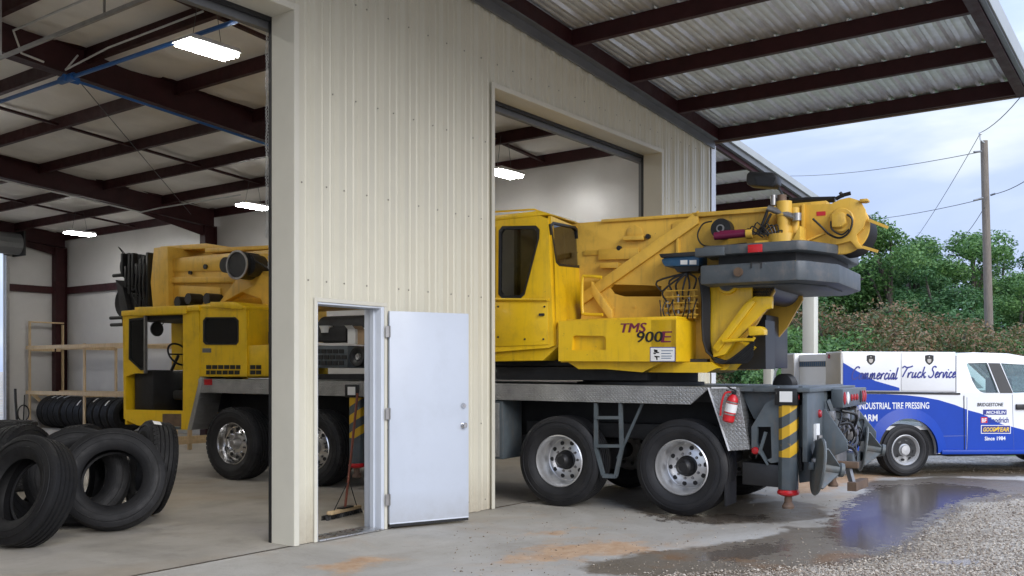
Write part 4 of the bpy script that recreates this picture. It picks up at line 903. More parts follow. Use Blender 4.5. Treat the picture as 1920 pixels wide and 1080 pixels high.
cx_ = (rw[0][0]+rw[3][0])/2+.02; rq.box(cx_-.01, cx_+.01, -.02, -.005, min(p[1] for p in rw), max(p[1] for p in rw)-.02)
rq.v = [(v[0], v[1]+yb1+.02+(yb0-yb1)*(v[2]-zbot)/(ztop-zbot), v[2]) for v in rq.v]; rq.build('window_seal', 'hose', ocab)
q = MB(); q.panel(win, [], 'yz', XC+.015, XC+.021); q.panel(win2, [], 'yz', XC+.015, XC+.021); q.build('window', 'glass_d', ocab, 0)
rq = MB(); rq.panel(rw, [], 'xz', -.022, -.017); rq.v = [(v[0], v[1]+yb1+.02+(yb0-yb1)*(v[2]-zbot)/(ztop-zbot), v[2]) for v in rq.v]; rq.build('window', 'glass_d', ocab, 0)
l_, r_ = sd([(930, 561), (1026, 562)], XC-.02); q = MB(); q.tube([(XC-.03, *l_), (XC-.03, *r_)], .014, 8); q.cyl((XC-.03, *r_), (XC+.0, *r_), .02, n=8); q.cyl((XC-.03, *l_), (XC, *l_), .02, n=8); q.build('door_rail', 'yel', ocab)
q = MB(); q.prism(sd([(928, 566), (1028, 565), (1029, 646), (928, 650)], XC), 'yz', XC-.012, XC-.0005, 0, .005)
q.prism(sd([(928, 425), (932, 425), (932, 566), (928, 566)], XC), 'yz', XC-.008, XC-.0005); q.build('cab_door', 'yel', ocab)
q = MB()
for px, py in ((935, 632), (985, 636), (1020, 636), (935, 575), (1022, 575)): s_, z = CF.side(px, py, XC); q.lathe([(0, -.026), (.01, -.024), (.013, -.0125)], (XC, s_, z), (1, 0, 0), 8)
a = sd([(930.5, 425), (930.5, 566)], XC); q.beam((XC-.009, *a[0]), (XC-.009, *a[1]), .006, .004, up=(1, 0, 0)); s_, z = CF.side(1018, 590, XC); q.box(XC-.035, XC-.0125, s_-.03, s_+.04, z-.015, z+.015, 0, .004); q.build('door_fastener', 'dark', ocab)
q = MB(); l_ = sd([(905, 409), (925, 407), (1008, 399)], XC+.1); q.tube([(XC+.02, l_[0][0], l_[0][1]), (XC+.02, l_[1][0], l_[1][1]+.05), (XC+.02, l_[2][0], l_[2][1]+.03), (XC+.1, l_[2][0]-.1, l_[2][1]-.02)], .012, 6); q.build('roof_rail', 'yel', ocab)
q = MB(); q.box(XC+.2, XC+.62, yb1+.25, yb1+.42, 1.95, 2.75, 0, .05); q.box(XC+.2, XC+.62, yb1+.3, yb1+.75, 1.92, 2.08, 0, .05); q.box(XC+.15, XC+.3, yb1+.75, yb1+1.2, 1.9, 2.45, 0, .03)
for i in range(8): q.cyl((XC+.06, yb1+.12+i*.028, 2.1), (XC+.06, yb1+.12+i*.026, 3.3), .012, n=6, mi=1)
q.build('seat', ['black', 'dark'], ocab)
# main house box with the model lettering ---------------------------------------
XB = .03; hb_ = MB(); bs = sd([(1047, 602), (1268, 598), (1268, 678), (1047, 677)], XB); y0b = bs[1][0]; y1b = bs[0][0]
xr_ = CF.rear(1322, 592, y0b-.03)[0]
rec = sd([(1074, 632), (1078, 629), (1132, 630), (1136, 634), (1136, 656), (1072, 656)], XB)
hb_.panel(bs, [rec], 'yz', XB, XB+.06); hb_.box(XB+.0605, xr_, y0b+.001, y1b-.001, bs[2][1], bs[0][1]-.012, 0)
hb_.prism([(XB, y0b), (xr_, y0b-.07), (xr_, y0b+.3), (XB, y0b+.3)], 'xy', bs[2][1]+.001, bs[1][1]-.003, 0, .004)
hb_.prism([(XB+.03, y0b+.01), (xr_, y0b-.04), (xr_, y1b), (XB+.08, y1b-.06)], 'xy', bs[1][1]-.002, bs[1][1]+.035, 0, .006)
hb_.prism(sd([(1064, 678.5), (1195, 679), (1240, 679), (1205, 698), (1135, 692), (1085, 692)], XB+.1), 'yz', XB+.1, xr_-.1)
hb_.prism(sd([(1200, 679), (1330, 679), (1345, 690), (1325, 699), (1215, 698)], XB+.25), 'yz', XB+.25, xr_+.3)
hbo = cpart(hb_, 'house_box', 'yel')
def letter(name, body, a, b, xl, m_, shear=.22, bold=.03, parent=None, out_=.003):
    # a = lower-left photo point of the word, b = upper-right
    (s0, z0), (s1, z1) = CF.side(*a, xl), CF.side(*b, xl); h_ = abs(z1-z0); wd_ = abs(s0-s1)-shear*h_; vs, fs = text_fit(body, wd_, h_, 0, 0)
    mb = MB()
    for k_ in range(3): mb.add([(xl-out_-.0003*k_, s0-v[0]-v[1]*shear-(k_-1)*bold*h_, z0+v[1]) for v in vs], fs)
    return mb.build(name, m_, parent, 0)
letter('lettering', 'TMS', (1161, 624), (1213, 605), XB, 'purple', .25, .055, hbo); letter('lettering', '900', (1193, 642), (1244, 621), XB, 'hose', .15, .035, hbo, .0055); letter('lettering', 'E', (1240, 642), (1260, 621), XB, 'purple', .15, .05, hbo, .0035)
q = MB(); q.prism(sd([(1220, 652), (1265, 652), (1265, 677), (1220, 677)], XB), 'yz', XB-.002, XB-.0003, 0)
for (a, b, c, d) in ((1226, 655, 1233, 661), (1229, 659, 1236, 662), (1225, 661, 1230, 664), (1227, 667, 1237, 670), (1230, 669, 1233, 675)): q.prism(sd([(a, b), (c, b+1), (c, d), (a+1, d)], XB), 'yz', XB-.003, XB-.0021, 1)
for py in (657, 662, 667, 671): q.prism(sd([(1240, py), (1262 - (py % 3)*2, py), (1262 - (py % 3)*2, py+1.3), (1240, py+1.3)], XB), 'yz', XB-.003, XB-.0021, 2)
q.prism(sd([(1218.5, 650.5), (1266.5, 650.5), (1266.5, 678), (1218.5, 678)], XB), 'yz', XB-.0002, XB+.0004, 3); q.build('sticker', ['label', 'hose', 'bluebox', 'navy'], hbo, 0)
q = MB(); h_ = sd([(1128, 520), (1100, 518), (1092, 524), (1092, 580), (1098, 589), (1130, 590)], XB+.3); q.tube([(XB+.3, a, b) for a, b in h_], .02, 8, 0, 4); cpart(q, 'handrail', 'yel')
# boom ---------------------------------------------------------------------------
XM0, XM1 = .8, 1.66
zb = 2.55; zt = 3.47
bm_ = MB()
sec = [(XM0, zb+.18), (XM0+.10, zb+.04), (XM0+.3, zb-.02), (XM1-.3, zb-.02), (XM1-.1, zb+.04), (XM1, zb+.18), (XM1, zt), (XM0, zt)]
bm_.prism(sec, 'xz', .35, 10.55, 0, .012)
def bpan(pix, d=.018, xl=XM0, mi=0): bm_.prism(sd(pix, xl), 'yz', xl-d, xl-.0005, mi, .006)
bpan([(1129, 412), (1440, 391), (1440, 397), (1129, 418)], .03); bpan([(1095, 470), (1190, 468), (1190, 474), (1095, 480)], .02)
bpan([(1125, 468), (1200, 466), (1200, 486), (1125, 488)], .05); bpan([(1172, 444), (1210, 443), (1210, 451), (1172, 452)], .08); bpan([(1130, 494), (1164, 493), (1164, 504), (1130, 504)], .09)
bpan([(1175, 443), (1178, 428), (1190, 421), (1204, 428), (1208, 443)], .02); bpan([(1260, 420), (1272, 412), (1300, 410), (1290, 425), (1262, 448)], .014)
bpan([(505, 519), (303, 521), (303, 531), (505, 530)], .06); bpan([(505, 476), (316, 486), (312, 492), (312, 510), (505, 506)], .02); bpan([(415, 540), (330, 535), (320, 540), (320, 570), (415, 574)], .02)
bpan([(1396, 396), (1399, 396), (1399, 440), (1396, 440)], .03); bpan([(1410, 395), (1413, 395), (1413, 440), (1410, 440)], .03); bpan([(1426, 394), (1429, 394), (1429, 440), (1426, 440)], .03)
for px, py, r_ in ((1214, 443, .03), (1160, 465, .03), (384, 500, .04), (355, 511, .03)):
    s_, z = CF.side(px, py, XM0-.05); bm_.cyl((XM0-.052, s_, z), (XM0-.01, s_, z), r_, n=14, mi=1)
bo = cpart(bm_, 'boom', ['boomy', 'black'])
q = MB(); q.prism(sd([(384, 466), (450, 462), (520, 459), (520, 466), (384, 474)], XM0+.1), 'yz', XM0+.1, XM1-.1, 0, .01); q.prism(sd([(300, 462), (385, 456), (440, 464), (300, 470)], XM0+.2), 'yz', XM0+.2, XM1-.2, 0, .01); q.build('boom_top_guide', 'boomy', bo)
col_ = sd([(290, 465), (316, 462), (318, 584), (300, 590), (288, 575), (284, 530)], XM0-.1); q = MB(); q.prism(col_, 'yz', XM0-.12, XM1+.12, 0, .01); cpart(q, 'boom_collar', 'boomy')
# sheave head on the nose
q = MB(); hd = CF.side(252, 530, XM0)[0]; c0 = CF.side(288, 530, XM0)[0]
for i in range(5):                                       # nose collars of the telescoped sections
    g_ = .09-.028*i; y_ = c0+.03+i*.125; sec_ = [(XM0-g_, 2.58+.02*i), (XM1+g_, 2.58+.02*i), (XM1+g_, 3.5+g_-.02*i), (XM0-g_, 3.5+g_-.02*i)]
    q.prism(sec_, 'xz', y_, y_+.06, 0, .012); q.prism([(XM0+.06, 2.66), (XM1-.06, 2.66), (XM1-.06, 3.46), (XM0+.06, 3.46)], 'xz', y_+.061, y_+.124, 1)
    q.tube([(XM0-g_-.02, y_+.03, 2.7+.1*i), (XM0-g_-.05, y_+.06, 3.0), (XM0-g_-.02, y_+.05, 3.4)], .02, 6, 0, 4)
ye = c0+.66
for i in range(6): x = XM0+.06+i*.145; q.lathe([(0, -.03), (.25, -.03), (.28, -.04), (.25, -.012), (.25, .012), (.28, .04), (.25, .03), (0, .03)], (x, ye+.08, 2.78), (1, 0, 0), 26); q.lathe([(0, -.03), (.2, -.03), (.23, -.04), (.2, -.012), (.2, .012), (.23, .04), (.2, .03), (0, .03)], (x, ye, 3.4), (1, 0, 0), 24)
q.prism([(ye-.12, 2.62), (ye+.2, 2.5), (ye+.3, 2.75), (ye+.16, 3.2), (ye+.1, 3.5), (ye-.12, 3.5)], 'yz', XM0+.3, XM0+.34, 1); q.prism([(ye-.12, 2.62), (ye+.2, 2.5), (ye+.3, 2.75), (ye+.16, 3.2), (ye+.1, 3.5), (ye-.12, 3.5)], 'yz', XM1-.03, XM1+.01, 1)
for i in range(46):
    x = rng.uniform(XM0-.12, XM1); y = rng.uniform(c0+.1, ye+.22); z = rng.uniform(2.6, 3.62); q.tube([(x, y, z), (x+rng.uniform(-.12, .12), y+rng.uniform(-.18, .2), z+rng.uniform(-.3, .2)), (x+rng.uniform(-.12, .12), y+rng.uniform(-.2, .2), z+rng.uniform(-.4, .15))], rng.choice((.008, .012, .018)), 6, 2 if i % 3 == 0 else 0, 3)
for k_ in range(7): y = c0+.15+.09*k_; q.box(XM0-.08, XM0+.02, y, y+.05, rng.uniform(2.9, 3.3), rng.uniform(3.35, 3.62), 0, .01)
for y_, z_ in ((ye+.42, 2.52), (ye+.40, 2.40), (ye+.34, 3.25)): q.cyl((XM0-.02, ye+.0, z_), (XM0-.02, y_, z_), .03, n=10)
q.prism(sd([(222, 525), (236, 540), (250, 605), (235, 610), (228, 560)], XM0), 'yz', XM0-.06, XM0+.2, 1, .004)
cpart(q, 'boom_head', ['black', 'dark', 'steel'])
q = MB(); s_, z = CF.side(448, 497, .45); q.cyl((.42, s_, z), (XM0, s_, z), .21, n=28); q.lathe([(.195, -.002), (.225, -.002), (.225, .019), (.195, .019)], (.40, s_, z), (1, 0, 0), 28, 1, True); q.cyl((.45, s_+.3, z+.02), (XM0, s_+.3, z+.02), .12, n=18); q.tube([(.5, s_-.2, z+.1), (.6, s_-.5, z-.1), (.7, s_-.55, z-.3)], .015, 6, 0, 5); q.cyl((.5, s_-.12, z), (XM0, s_-.12, z), .17, n=20); cpart(q, 'auxiliary_winch', ['black', 'steel'])
q = MB(); q.prism(sd([(408, 573), (455, 510), (525, 508), (525, 640), (502, 590), (490, 560), (455, 548)], XM0-.1), 'yz', XM0-.12, XM1+.1, 0, .01); s_, z = CF.side(495, 530, .6); cpart(q, 'boom_rest', 'boomy')
q = MB()
for px, py in ((345, 566), (365, 560), (400, 560)): s_, z = CF.side(px, py, .6); q.cyl((.55, s_+.1, z), (1.4, s_, z), .09, n=12)
q.box(.55, 1.5, 8.4, 9.8, 2.42, 2.5); cpart(q, 'hook_tray', 'black')
# turret plates, lift arm
tp = MB(); XT = .56
plate = sd([(1088, 600), (1092, 585), (1100, 560), (1205, 492), (1300, 410), (1440, 396), (1443, 470), (1452, 548), (1420, 605), (1375, 660), (1330, 694), (1200, 694), (1100, 694)], XT)
hole = sd([(1143, 540), (1150, 533), (1190, 534), (1240, 536), (1240, 556), (1170, 556), (1150, 550)], XT)
tp.panel(plate, [hole], 'yz', XT, XT+.05); tp.panel([(p[0], p[1]) for p in plate], [], 'yz', 1.86, 1.91)
def rib(mb, a, b, w_, d=.06, mi=0): (s0, z0), (s1, z1) = CF.side(*a, XT), CF.side(*b, XT); mb.beam((XT-d/2-.001, s0, z0), (XT-d/2-.001, s1, z1), d, w_, mi, .006, up=(1, 0, 0)) if 0 else mb.solid([[(XT-d, s0-0, z0-w_/2), (XT-.001, s0, z0-w_/2), (XT-.001, s0, z0+w_/2), (XT-d, s0, z0+w_/2)], [(XT-d, s1, z1-w_/2), (XT-.001, s1, z1-w_/2), (XT-.001, s1, z1+w_/2), (XT-d, s1, z1+w_/2)]], 1, mi, .008)
rib(tp, (1096, 560), (1312, 408), .15); rib(tp, (1178, 496), (1275, 441), .05, .035); rib(tp, (1113, 540), (1152, 596), .16, .07)
tp.prism(sd([(1270, 440), (1274, 440), (1274, 500), (1270, 500)], XT), 'yz', XT-.035, XT-.001)
tp.prism(sd([(1300, 400), (1440, 391), (1440, 398), (1305, 408)], XT), 'yz', XT-.06, XT+.2, 0, .006)
for px, py in ((1150, 578), (1190, 575)): s_, z = CF.side(px, py, XT); tp.cyl((XT-.012, s_, z), (XT, s_, z), .02, n=10)
turret = cpart(tp, 'turret_frame', 'boomy')
q = MB(); s0, z0 = CF.side(1175, 545, XT+.5); q.cyl((1.2, s0+2.6, 2.35), (1.2, s0-.6, 2.0), .15, n=18, mi=1); q.cyl((1.0, s0+.2, 2.35), (1.0, s0-.9, 2.35), .06, n=12, mi=2); q.box(XT+.1, 1.8, s0-1.2, s0+.9, 1.72, 2.1, 0); q.build('lift_cylinder', ['dark', 'boomy', 'steel'], turret)
# lower rear turret: pin, brace, drum, tank
q = MB(); q.prism(sd([(1330, 520), (1410, 520), (1410, 560), (1400, 572), (1345, 672), (1332, 694)], .42), 'yz', .42, .46, 0, .006)
br = sd([(1338, 648), (1400, 566), (1415, 556), (1448, 556), (1448, 578), (1438, 580), (1378, 640), (1360, 665), (1338, 670)], .36); q.prism(br, 'yz', .34, .42, 0, .008)
br = sd([(1335, 652), (1395, 570), (1408, 562), (1416, 566), (1345, 660)], .3); q.prism(br, 'yz', .31, .339, 0, .004)
q.prism(sd([(1404, 612), (1428, 612), (1434, 618), (1434, 628), (1406, 630)], .3), 'yz', .26, .42, 0, .01); t_ = sd([(1355, 640), (1390, 637), (1412, 637), (1415, 632)], .3); q.tube([(.3, a, b) for a, b in t_], .02, 8)
q.prism(sd([(1345, 668), (1385, 640), (1400, 650), (1360, 694), (1330, 694)], .5), 'yz', .5, 1.9, 0)
cpart(q, 'turret_brace', 'yel')
q = MB(); s_, z = CF.side(1365, 532, .40); q.cyl((.33, s_, z), (1.9, s_, z), .085, n=24); q.lathe([(.085, 0), (.11, 0), (.12, .02), (.12, .05)], (.37, s_, z), (1, 0, 0), 24, 1); cpart(q, 'pivot_pin', ['cw_grey', 'yel'])
q = MB(); s_, z = CF.side(1428, 538, .8); q.cyl((.62, s_, z+.02), (1.8, s_, z+.02), .19, n=26); q.cyl((.56, s_, z+.02), (.62, s_, z+.02), .22, n=26); q.prism(sd([(1376, 590), (1437, 590), (1437, 690), (1376, 690)], 1.3), 'yz', 1.3, 2.3, 0, .01); q.prism(sd([(1340, 668), (1392, 640), (1435, 600), (1436, 692), (1340, 692)], .9), 'yz', .9, 1.3, 0)
for i in range(7): a = sd([(1325, 500+i*4), (1331, 560), (1333+i, 660), (1360+i*6, 680), (1415, 640+i*4)], .42+.03*i); q.tube([(.40-.01*i+.03*(j > 2)*i, *p) for j, p in enumerate(a)], .016, 7, 0, 4)
cpart(q, 'hydraulic_winch', 'black')
# valve bank with hoses
q = MB()
for i, px in enumerate((1243, 1252, 1262, 1272, 1282, 1292, 1302)):
    s_, z = CF.side(px, 588, .4); h_ = rng.uniform(.2, .34); q.cyl((.4, s_, 2.2), (.4, s_, 2.2+h_), .018, n=8, mi=i % 2); q.box(.36, .44, s_-.03, s_+.03, 2.22+h_*.3, 2.22+h_*.55, 0, .005); q.box(.35, .5, s_-.028, s_+.028, 2.2, 2.26, 0, .004)
    q.tube([(.37, s_, 2.2+h_), (.33, s_-.05*(i-3)*.3, 2.2+h_+.12), (.36, 1.42, 2.72)], .011, 6, 2, 4); q.tube([(.34, s_, 2.2), (.3, s_+rng.uniform(-.05, .05), 2.3), (.34, s_+rng.uniform(-.08, .08), 2.42)], .008, 5, 2, 3)
for j in range(5): q.cyl((.33, 1.28, 2.24+j*.07), (.33, 1.66, 2.24+j*.07), .008, n=6, mi=0)
cpart(q, 'valve_bank', ['boomy', 'steel', 'hose'])
q = MB(); q.prism(sd([(1241, 487), (1250, 482), (1312, 478), (1312, 498), (1248, 500), (1243, 494)], .3), 'yz', .28, .75, 0, .012); q.prism(sd([(1238, 477), (1313, 472), (1313, 480), (1242, 484)], .3), 'yz', .25, .8, 1, .006); q.prism(sd([(1262, 500), (1312, 498), (1308, 508), (1270, 510)], .3), 'yz', .3, .7, 1)
for a, b in ((1276, 488), (1293, 488)): q.prism(sd([(a, b), (a+13, b-.5), (a+13, b+8), (a, b+8)], .28), 'yz', .276, .2795, 2)
cpart(q, 'junction_box', ['bluebox', 'dark', 'label'])
# counterweight: two slabs
def slab(y0, z0, z1, ins, mi): 
    pl = [(.02+ins, 1.15-ins), (.02+ins, .10), (.10+ins, .02), (.62, -.20+ins), (1.85, -.20+ins), (2.34-ins, .02), (2.42-ins, .10), (2.42-ins, 1.15-ins), (1.9, 1.2), (1.9, .5), (.55, .5), (.55, 1.2)]
    q.prism(pl, 'xy', z0, z1, mi, .022)
q = MB(); slab(0, 2.545, 2.755, 0, 0); slab(0, 2.862, 2.968, .02, 0); q.prism([(.2, 1.0), (.2, .16), (.7, -.08), (1.7, -.08), (2.2, .16), (2.2, 1.0)], 'xy', 2.756, 2.861, 1)
q.prism([(.3, .9), (.3, .2), (.8, -.03), (1.65, -.03), (2.1, .2), (2.1, .9)], 'xy', 2.525, 2.544, 2, .004)
q.box(-.01, .1, .88, 1.2, 2.85, 2.945, 0, .01); q.box(.012, .0385, .47, .62, 2.862, 2.945, 4, .002)
p_ = sd([(1409, 492), (1428, 492), (1428, 503), (1409, 503)], .02)
q.tube([(.012, *p_[0]), (.012, *p_[1])], .006, 5, 1); q.tube([(.012, *p_[0]), (.012, *p_[3])], .006, 5, 1); q.tube([(.012, *p_[1]), (.012, *p_[2])], .006, 5, 1)
q.tube([(1.9, -.21, 2.70), (2.2, -.08, 2.70), (2.26, -.06, 2.67), (2.26, -.06, 2.57)], .014, 7, 1); q.cyl((-.01, .72, 2.66), (.03, .72, 2.66), .05, n=12, mi=5)
cpart(q, 'counterweight', ['cw_grey', 'dark', 'cw_grey', 'rust', 'redp', 'brown'])
# boom foot with hoist drum
XH = .62
q = MB(); hs = sd([(1500, 384), (1558, 382), (1574, 374), (1592, 370), (1612, 376), (1622, 392), (1624, 410), (1618, 428), (1606, 440), (1608, 452), (1618, 466), (1606, 466), (1595, 452), (1545, 464), (1500, 456)], XH)
q.prism(hs, 'yz', XH, XH+.05, 0, .006); q.prism(sd([(1500, 384), (1556, 382), (1560, 455), (1500, 456)], XH), 'yz', 1.2, 1.24, 0, .006); q.box(XH+.051, 1.199, CF.side(1548, 420, XH)[0], .42, 2.98, 3.46, 0, .01)
a = sd([(1513, 452), (1548, 437)], XH); q.beam((XH-.02, *a[0]), (XH-.02, *a[1]), .03, .02); s_, z = CF.side(1560, 411, XH)
q.prism(sd([(1559, 402), (1576, 397), (1584, 400), (1586, 418), (1578, 426), (1560, 426)], XH-.1), 'yz', XH-.12, XH-.001, 0, .012); q.lathe([(.12, -.001), (.13, -.02), (.12, -.03), (.0, -.03)], (XH, CF.side(1578, 413, XH)[0], CF.side(1578, 413, XH)[1]), (1, 0, 0), 28)
q.prism(sd([(1505, 383), (1509, 383), (1509, 458), (1505, 458)], XH), 'yz', XH-.05, XH-.001); q.prism(sd([(1487, 458), (1504, 425), (1504, 458)], XH-.2), 'yz', XH-.3, XH, 0, .004)
q.prism(sd([(1613, 374), (1628, 373), (1628, 377), (1622, 379), (1613, 379)], XH), 'yz', XH-.04, XH+.1, 0, .006)
for m_, b_ in (((1628, 412), (1664, 426)), ((1611, 461), (1645, 471))): a = sd([m_, b_], XH); q.beam((XH+.03, *a[0]), (XH+.03, *a[1]), .035, .03)
fo = cpart(q, 'boom_foot', 'boomy')
q = MB(); s_, z = CF.side(1573, 426, XH); q.cyl((XH+.06, s_-.02, z), (1.24, s_-.02, z), .255, n=40); q.lathe([(.0, 0), (.262, 0), (.27, .01), (.262, .022), (0, .022)], (1.24, s_-.02, z), (1, 0, 0), 40); q.lathe([(.0, 0), (.28, 0), (.29, .01), (.28, .022), (0, .022)], (XH+.051, s_-.02, z), (1, 0, 0), 40, 1)
for i in range(14): q.lathe([(.2555, -.019), (.268, 0), (.2555, .019)], (XH+.12+i*.04, s_-.02, z), (1, 0, 0), 32)
q.build('hoist_drum', ['hose', 'boomy'], fo)
q = MB(); t_ = sd([(1524, 410), (1540, 425), (1556, 440), (1575, 446), (1592, 435), (1598, 412), (1588, 402)], XH-.06); q.tube([(XH-.06, *p) for p in t_], .012, 7, 0, 5); t_ = sd([(1558, 415), (1560, 430), (1578, 440), (1592, 430)], XH-.09); q.tube([(XH-.09, *p) for p in t_], .01, 7, 0, 5); q.build('hydraulic_hose', 'hose', fo)
q = MB(); q.prism(sd([(1531, 397), (1548, 396), (1548, 404), (1531, 405)], XH), 'yz', XH-.004, XH-.0005); q.build('warning_plate', 'redp', fo, 0)
q = MB(); a = sd([(1567, 373), (1580, 366), (1595, 362)], XH+.2); q.tube([(XH+.2, *p) for p in a], .022, 7); a = sd([(1575, 361), (1582, 369)], XH+.2); q.tube([(XH+.2, *p) for p in a], .018, 7); a = sd([(1480, 377), (1520, 375), (1566, 374)], XH+.3); q.tube([(XH+.3, *p) for p in a], .035, 8); q.build('wedge_socket', 'black', fo)
# swivel arm, vertical cylinders and mirror on the boom side
q = MB(); s_, z = CF.side(1470, 420, .45)
def vc(px, y0, y1, r_, xl, mi=0, mb=None): (s0, z0), (s1, z1) = CF.side(px, y0, xl), CF.side(px, y1, xl); (mb or q).cyl((xl, s0, z0), (xl, s0, z1), r_, n=16, mi=mi)
vc(1468, 460, 440, .16, .45); vc(1470, 440, 425, .09, .45); vc(1470, 432, 405, .075, .45); vc(1470, 405, 378, .085, .45); vc(1466, 378, 366, .05, .45, 2); vc(1450, 385, 366, .03, .4, 1); vc(1490, 460, 390, .05, .5)
q.box(.35, .62, s_-.22, s_+.3, 2.967, 3.03, 0, .01)
for m_, b_, r_, mi in (((1440, 390), (1492, 408), .035, 1), ((1440, 392), (1424, 436), .016, 3), ((1446, 400), (1428, 436), .014, 3), ((1385, 438), (1480, 438), .014, 1), ((1340, 443), (1402, 437), .045, 4), ((1350, 436), (1395, 433), .02, 4), ((1400, 438), (1412, 437), .06, 0)): (s0, z0), (s1, z1) = CF.side(*m_, .4), CF.side(*b_, .4); q.cyl((.4, s0, z0), (.4, s1, z1), r_, n=12, mi=mi)
vc(1494, 414, 400, .05, .4, 1)
for i in range(8): a = sd([(1398+i*6, 440), (1402+i*9, 425+rng.uniform(-8, 8)), (1430+i*5, 445-i)], .36); q.tube([(.36, *p) for p in a], .008, 5, 3, 4)
cpart(q, 'swing_arm', ['boomy', 'steel', 'rust', 'hose', 'purple'])
q = MB(); s_, z = CF.side(1350, 428, XM0-.4); q.cyl((.42, s_, z), (.56, s_, z), .115, n=28); q.lathe([(.03, -.02), (.045, -.02), (.045, 0)], (.42, s_, z), (1, 0, 0), 16, 1); a = sd([(1335, 415), (1318, 420), (1308, 440), (1316, 458), (1340, 462), (1400, 456)], .5); q.tube([(.5, *p) for p in a], .009, 6, 0, 5); cpart(q, 'hose_reel', ['black', 'steel'])
q = MB(); m_ = sd([(1406, 330), (1412, 325), (1455, 327), (1464, 334), (1464, 350), (1456, 355), (1410, 352), (1405, 346)], .42); q.prism(m_, 'yz', .28, .46, 0, .03); a = sd([(1460, 352), (1466, 362), (1466, 378)], .42); q.tube([(.42, *p) for p in a], .012, 6); q.prism(sd([(1415, 331), (1455, 333), (1448, 348), (1420, 346)], .28), 'yz', .276, .281, 1); cpart(q, 'mirror', ['black', 'hose'])
# carrier cab ----------------------------------------------------------------------
XA = .02; XZ = 1.02; cc = MB()
outl = sd([(230, 592), (236, 583), (372, 573), (374, 645), (374, 706), (352, 806), (300, 803), (256, 797), (232, 785)], XA)
dhole = sd([(272, 592), (343, 590), (343, 770), (236, 768), (236, 706), (252, 700), (272, 700)], XA); whole = sd([(243, 600), (272-1.2, 597), (270.5, 692), (264, 692), (243, 672)], XA)
cc.panel(outl, [dhole, whole], 'yz', XA, XA+.045)
cc.panel(outl, [sd([(250, 600), (343, 596), (343, 690), (250, 694)], XA)], 'yz', XZ-.045, XZ); cc.box(XA+.1, XZ-.0455, dhole[1][0]+.0, y_n-.06 if 0 else outl[0][0]-.06, .931, .95)
y_n = outl[0][0]; y_b = outl[3][0]
cc.box(XA+.0455, XZ-.0455, y_n-.05, y_n+.0, .75, 1.62); cc.box(XA+.0455, XZ-.0455, y_b, y_b+.04, 1.49, 1.6); cc.box(XA+.0455, XZ-.0455, dhole[1][0]-.05, y_n-.051, .85, .93)
cc.prism(sd([(228, 583), (372, 571), (374, 582), (228, 593)], XA-.02), 'yz', XA-.03, XZ+.02, 0, .012)
cc.prism(sd([(254, 576), (350, 573), (351, 588), (254, 592)], XA-.03), 'yz', XA-.045, XA-.031, 0, .004)
ccab = cpart(cc, 'carrier_cab', 'yel')
q = MB(); q.prism(sd([(236, 694), (345, 692), (345, 768), (240, 768)], XA), 'yz', XZ-.075, XZ-.046); q.prism(sd([(240, 590), (345, 584), (345, 597), (240, 602)], XA), 'yz', XA+.06, XZ-.05); q.prism(sd([(346, 590), (368, 588), (368, 770), (346, 770)], XA), 'yz', XA+.06, XZ-.06); q.build('lining', 'dark', ccab, 0)
q = MB(); seal(q, whole, 'yz', XA-.008, XA+.03, .02); l_, r_ = sd([(274, 592), (274, 700)], XA); q.beam((XA-.01, *l_), (XA-.01, *r_), .03, .05, 1, up=(1, 0, 0)); q.build('window_seal', ['hose', 'steel'], ccab)
q = MB(); q.panel(whole, [], 'yz', XA+.012, XA+.017); q.build('quarter_window', 'glass', ccab, 0)
q = MB(); q.box(.12, .20, 9.3, 9.45, 1.0, 1.2); q.box(.3, .78, 9.45, 9.9, 1.15, 1.3, 0, .04); q.box(.3, .78, 9.36, 9.5, 1.3, 2.0, 0, .05); q.build('seat', 'dark', ccab)
q = MB(); q.box(.1, .95, 10.1, 10.55, .95, 1.62, 0, .05); q.tube([(.5, 10.15, 1.6), (.5, 9.98, 1.85)], .025, 8); s_, z = CF.side(320, 655, .5); q.build('dashboard', 'black', ccab)
q = MB(); ring = [(.5+.2*math.cos(t_), 9.97+.2*math.sin(t_)*.5, 1.87+.2*math.sin(t_)*.86) for t_ in [2*math.pi*i/24 for i in range(25)]]; q.tube(ring, .016, 7); q.tube([(.3, 9.97, 1.87), (.7, 9.97, 1.87)], .012, 6); q.build('steering_wheel', 'hose', ccab)
q = MB(); q.tube([(.62, 9.75, 1.3), (.62, 9.72, 1.75), (.62, 9.68, 2.1)], .012, 6); q.build('gear_lever', 'hose', ccab); q = MB(); q.cyl((.4, 10.35, 2.28), (.4, 10.38, 2.28), .12, n=18); q.build('fan', 'hose', ccab)
q = MB(); pk = sd([(305, 776), (340, 776), (340, 800), (305, 796)], XA); q.prism(pk, 'yz', XA-.004, XA-.0005, 1); q.prism(sd([(302, 797), (340, 800), (340, 805), (302, 803)], XA), 'yz', XA-.05, XA-.0005, 0, .004); q.build('entry_step', ['cgrey', 'brown'], ccab)
q = MB(); q.prism(sd([(352, 806), (376, 706), (382, 709), (360, 806)], XA-.03), 'yz', XA-.04, XA+.4, 0, .003); cpart(q, 'front_fender', 'diamond')
rc = MB(); o2 = sd([(375, 572), (400, 567), (448, 571), (461, 580), (463, 645), (463, 706), (375, 706)], XA+.01); wn = sd([(383, 602), (388, 596), (440, 596), (446, 602), (446, 640), (442, 645), (388, 645), (383, 640)], XA+.01)
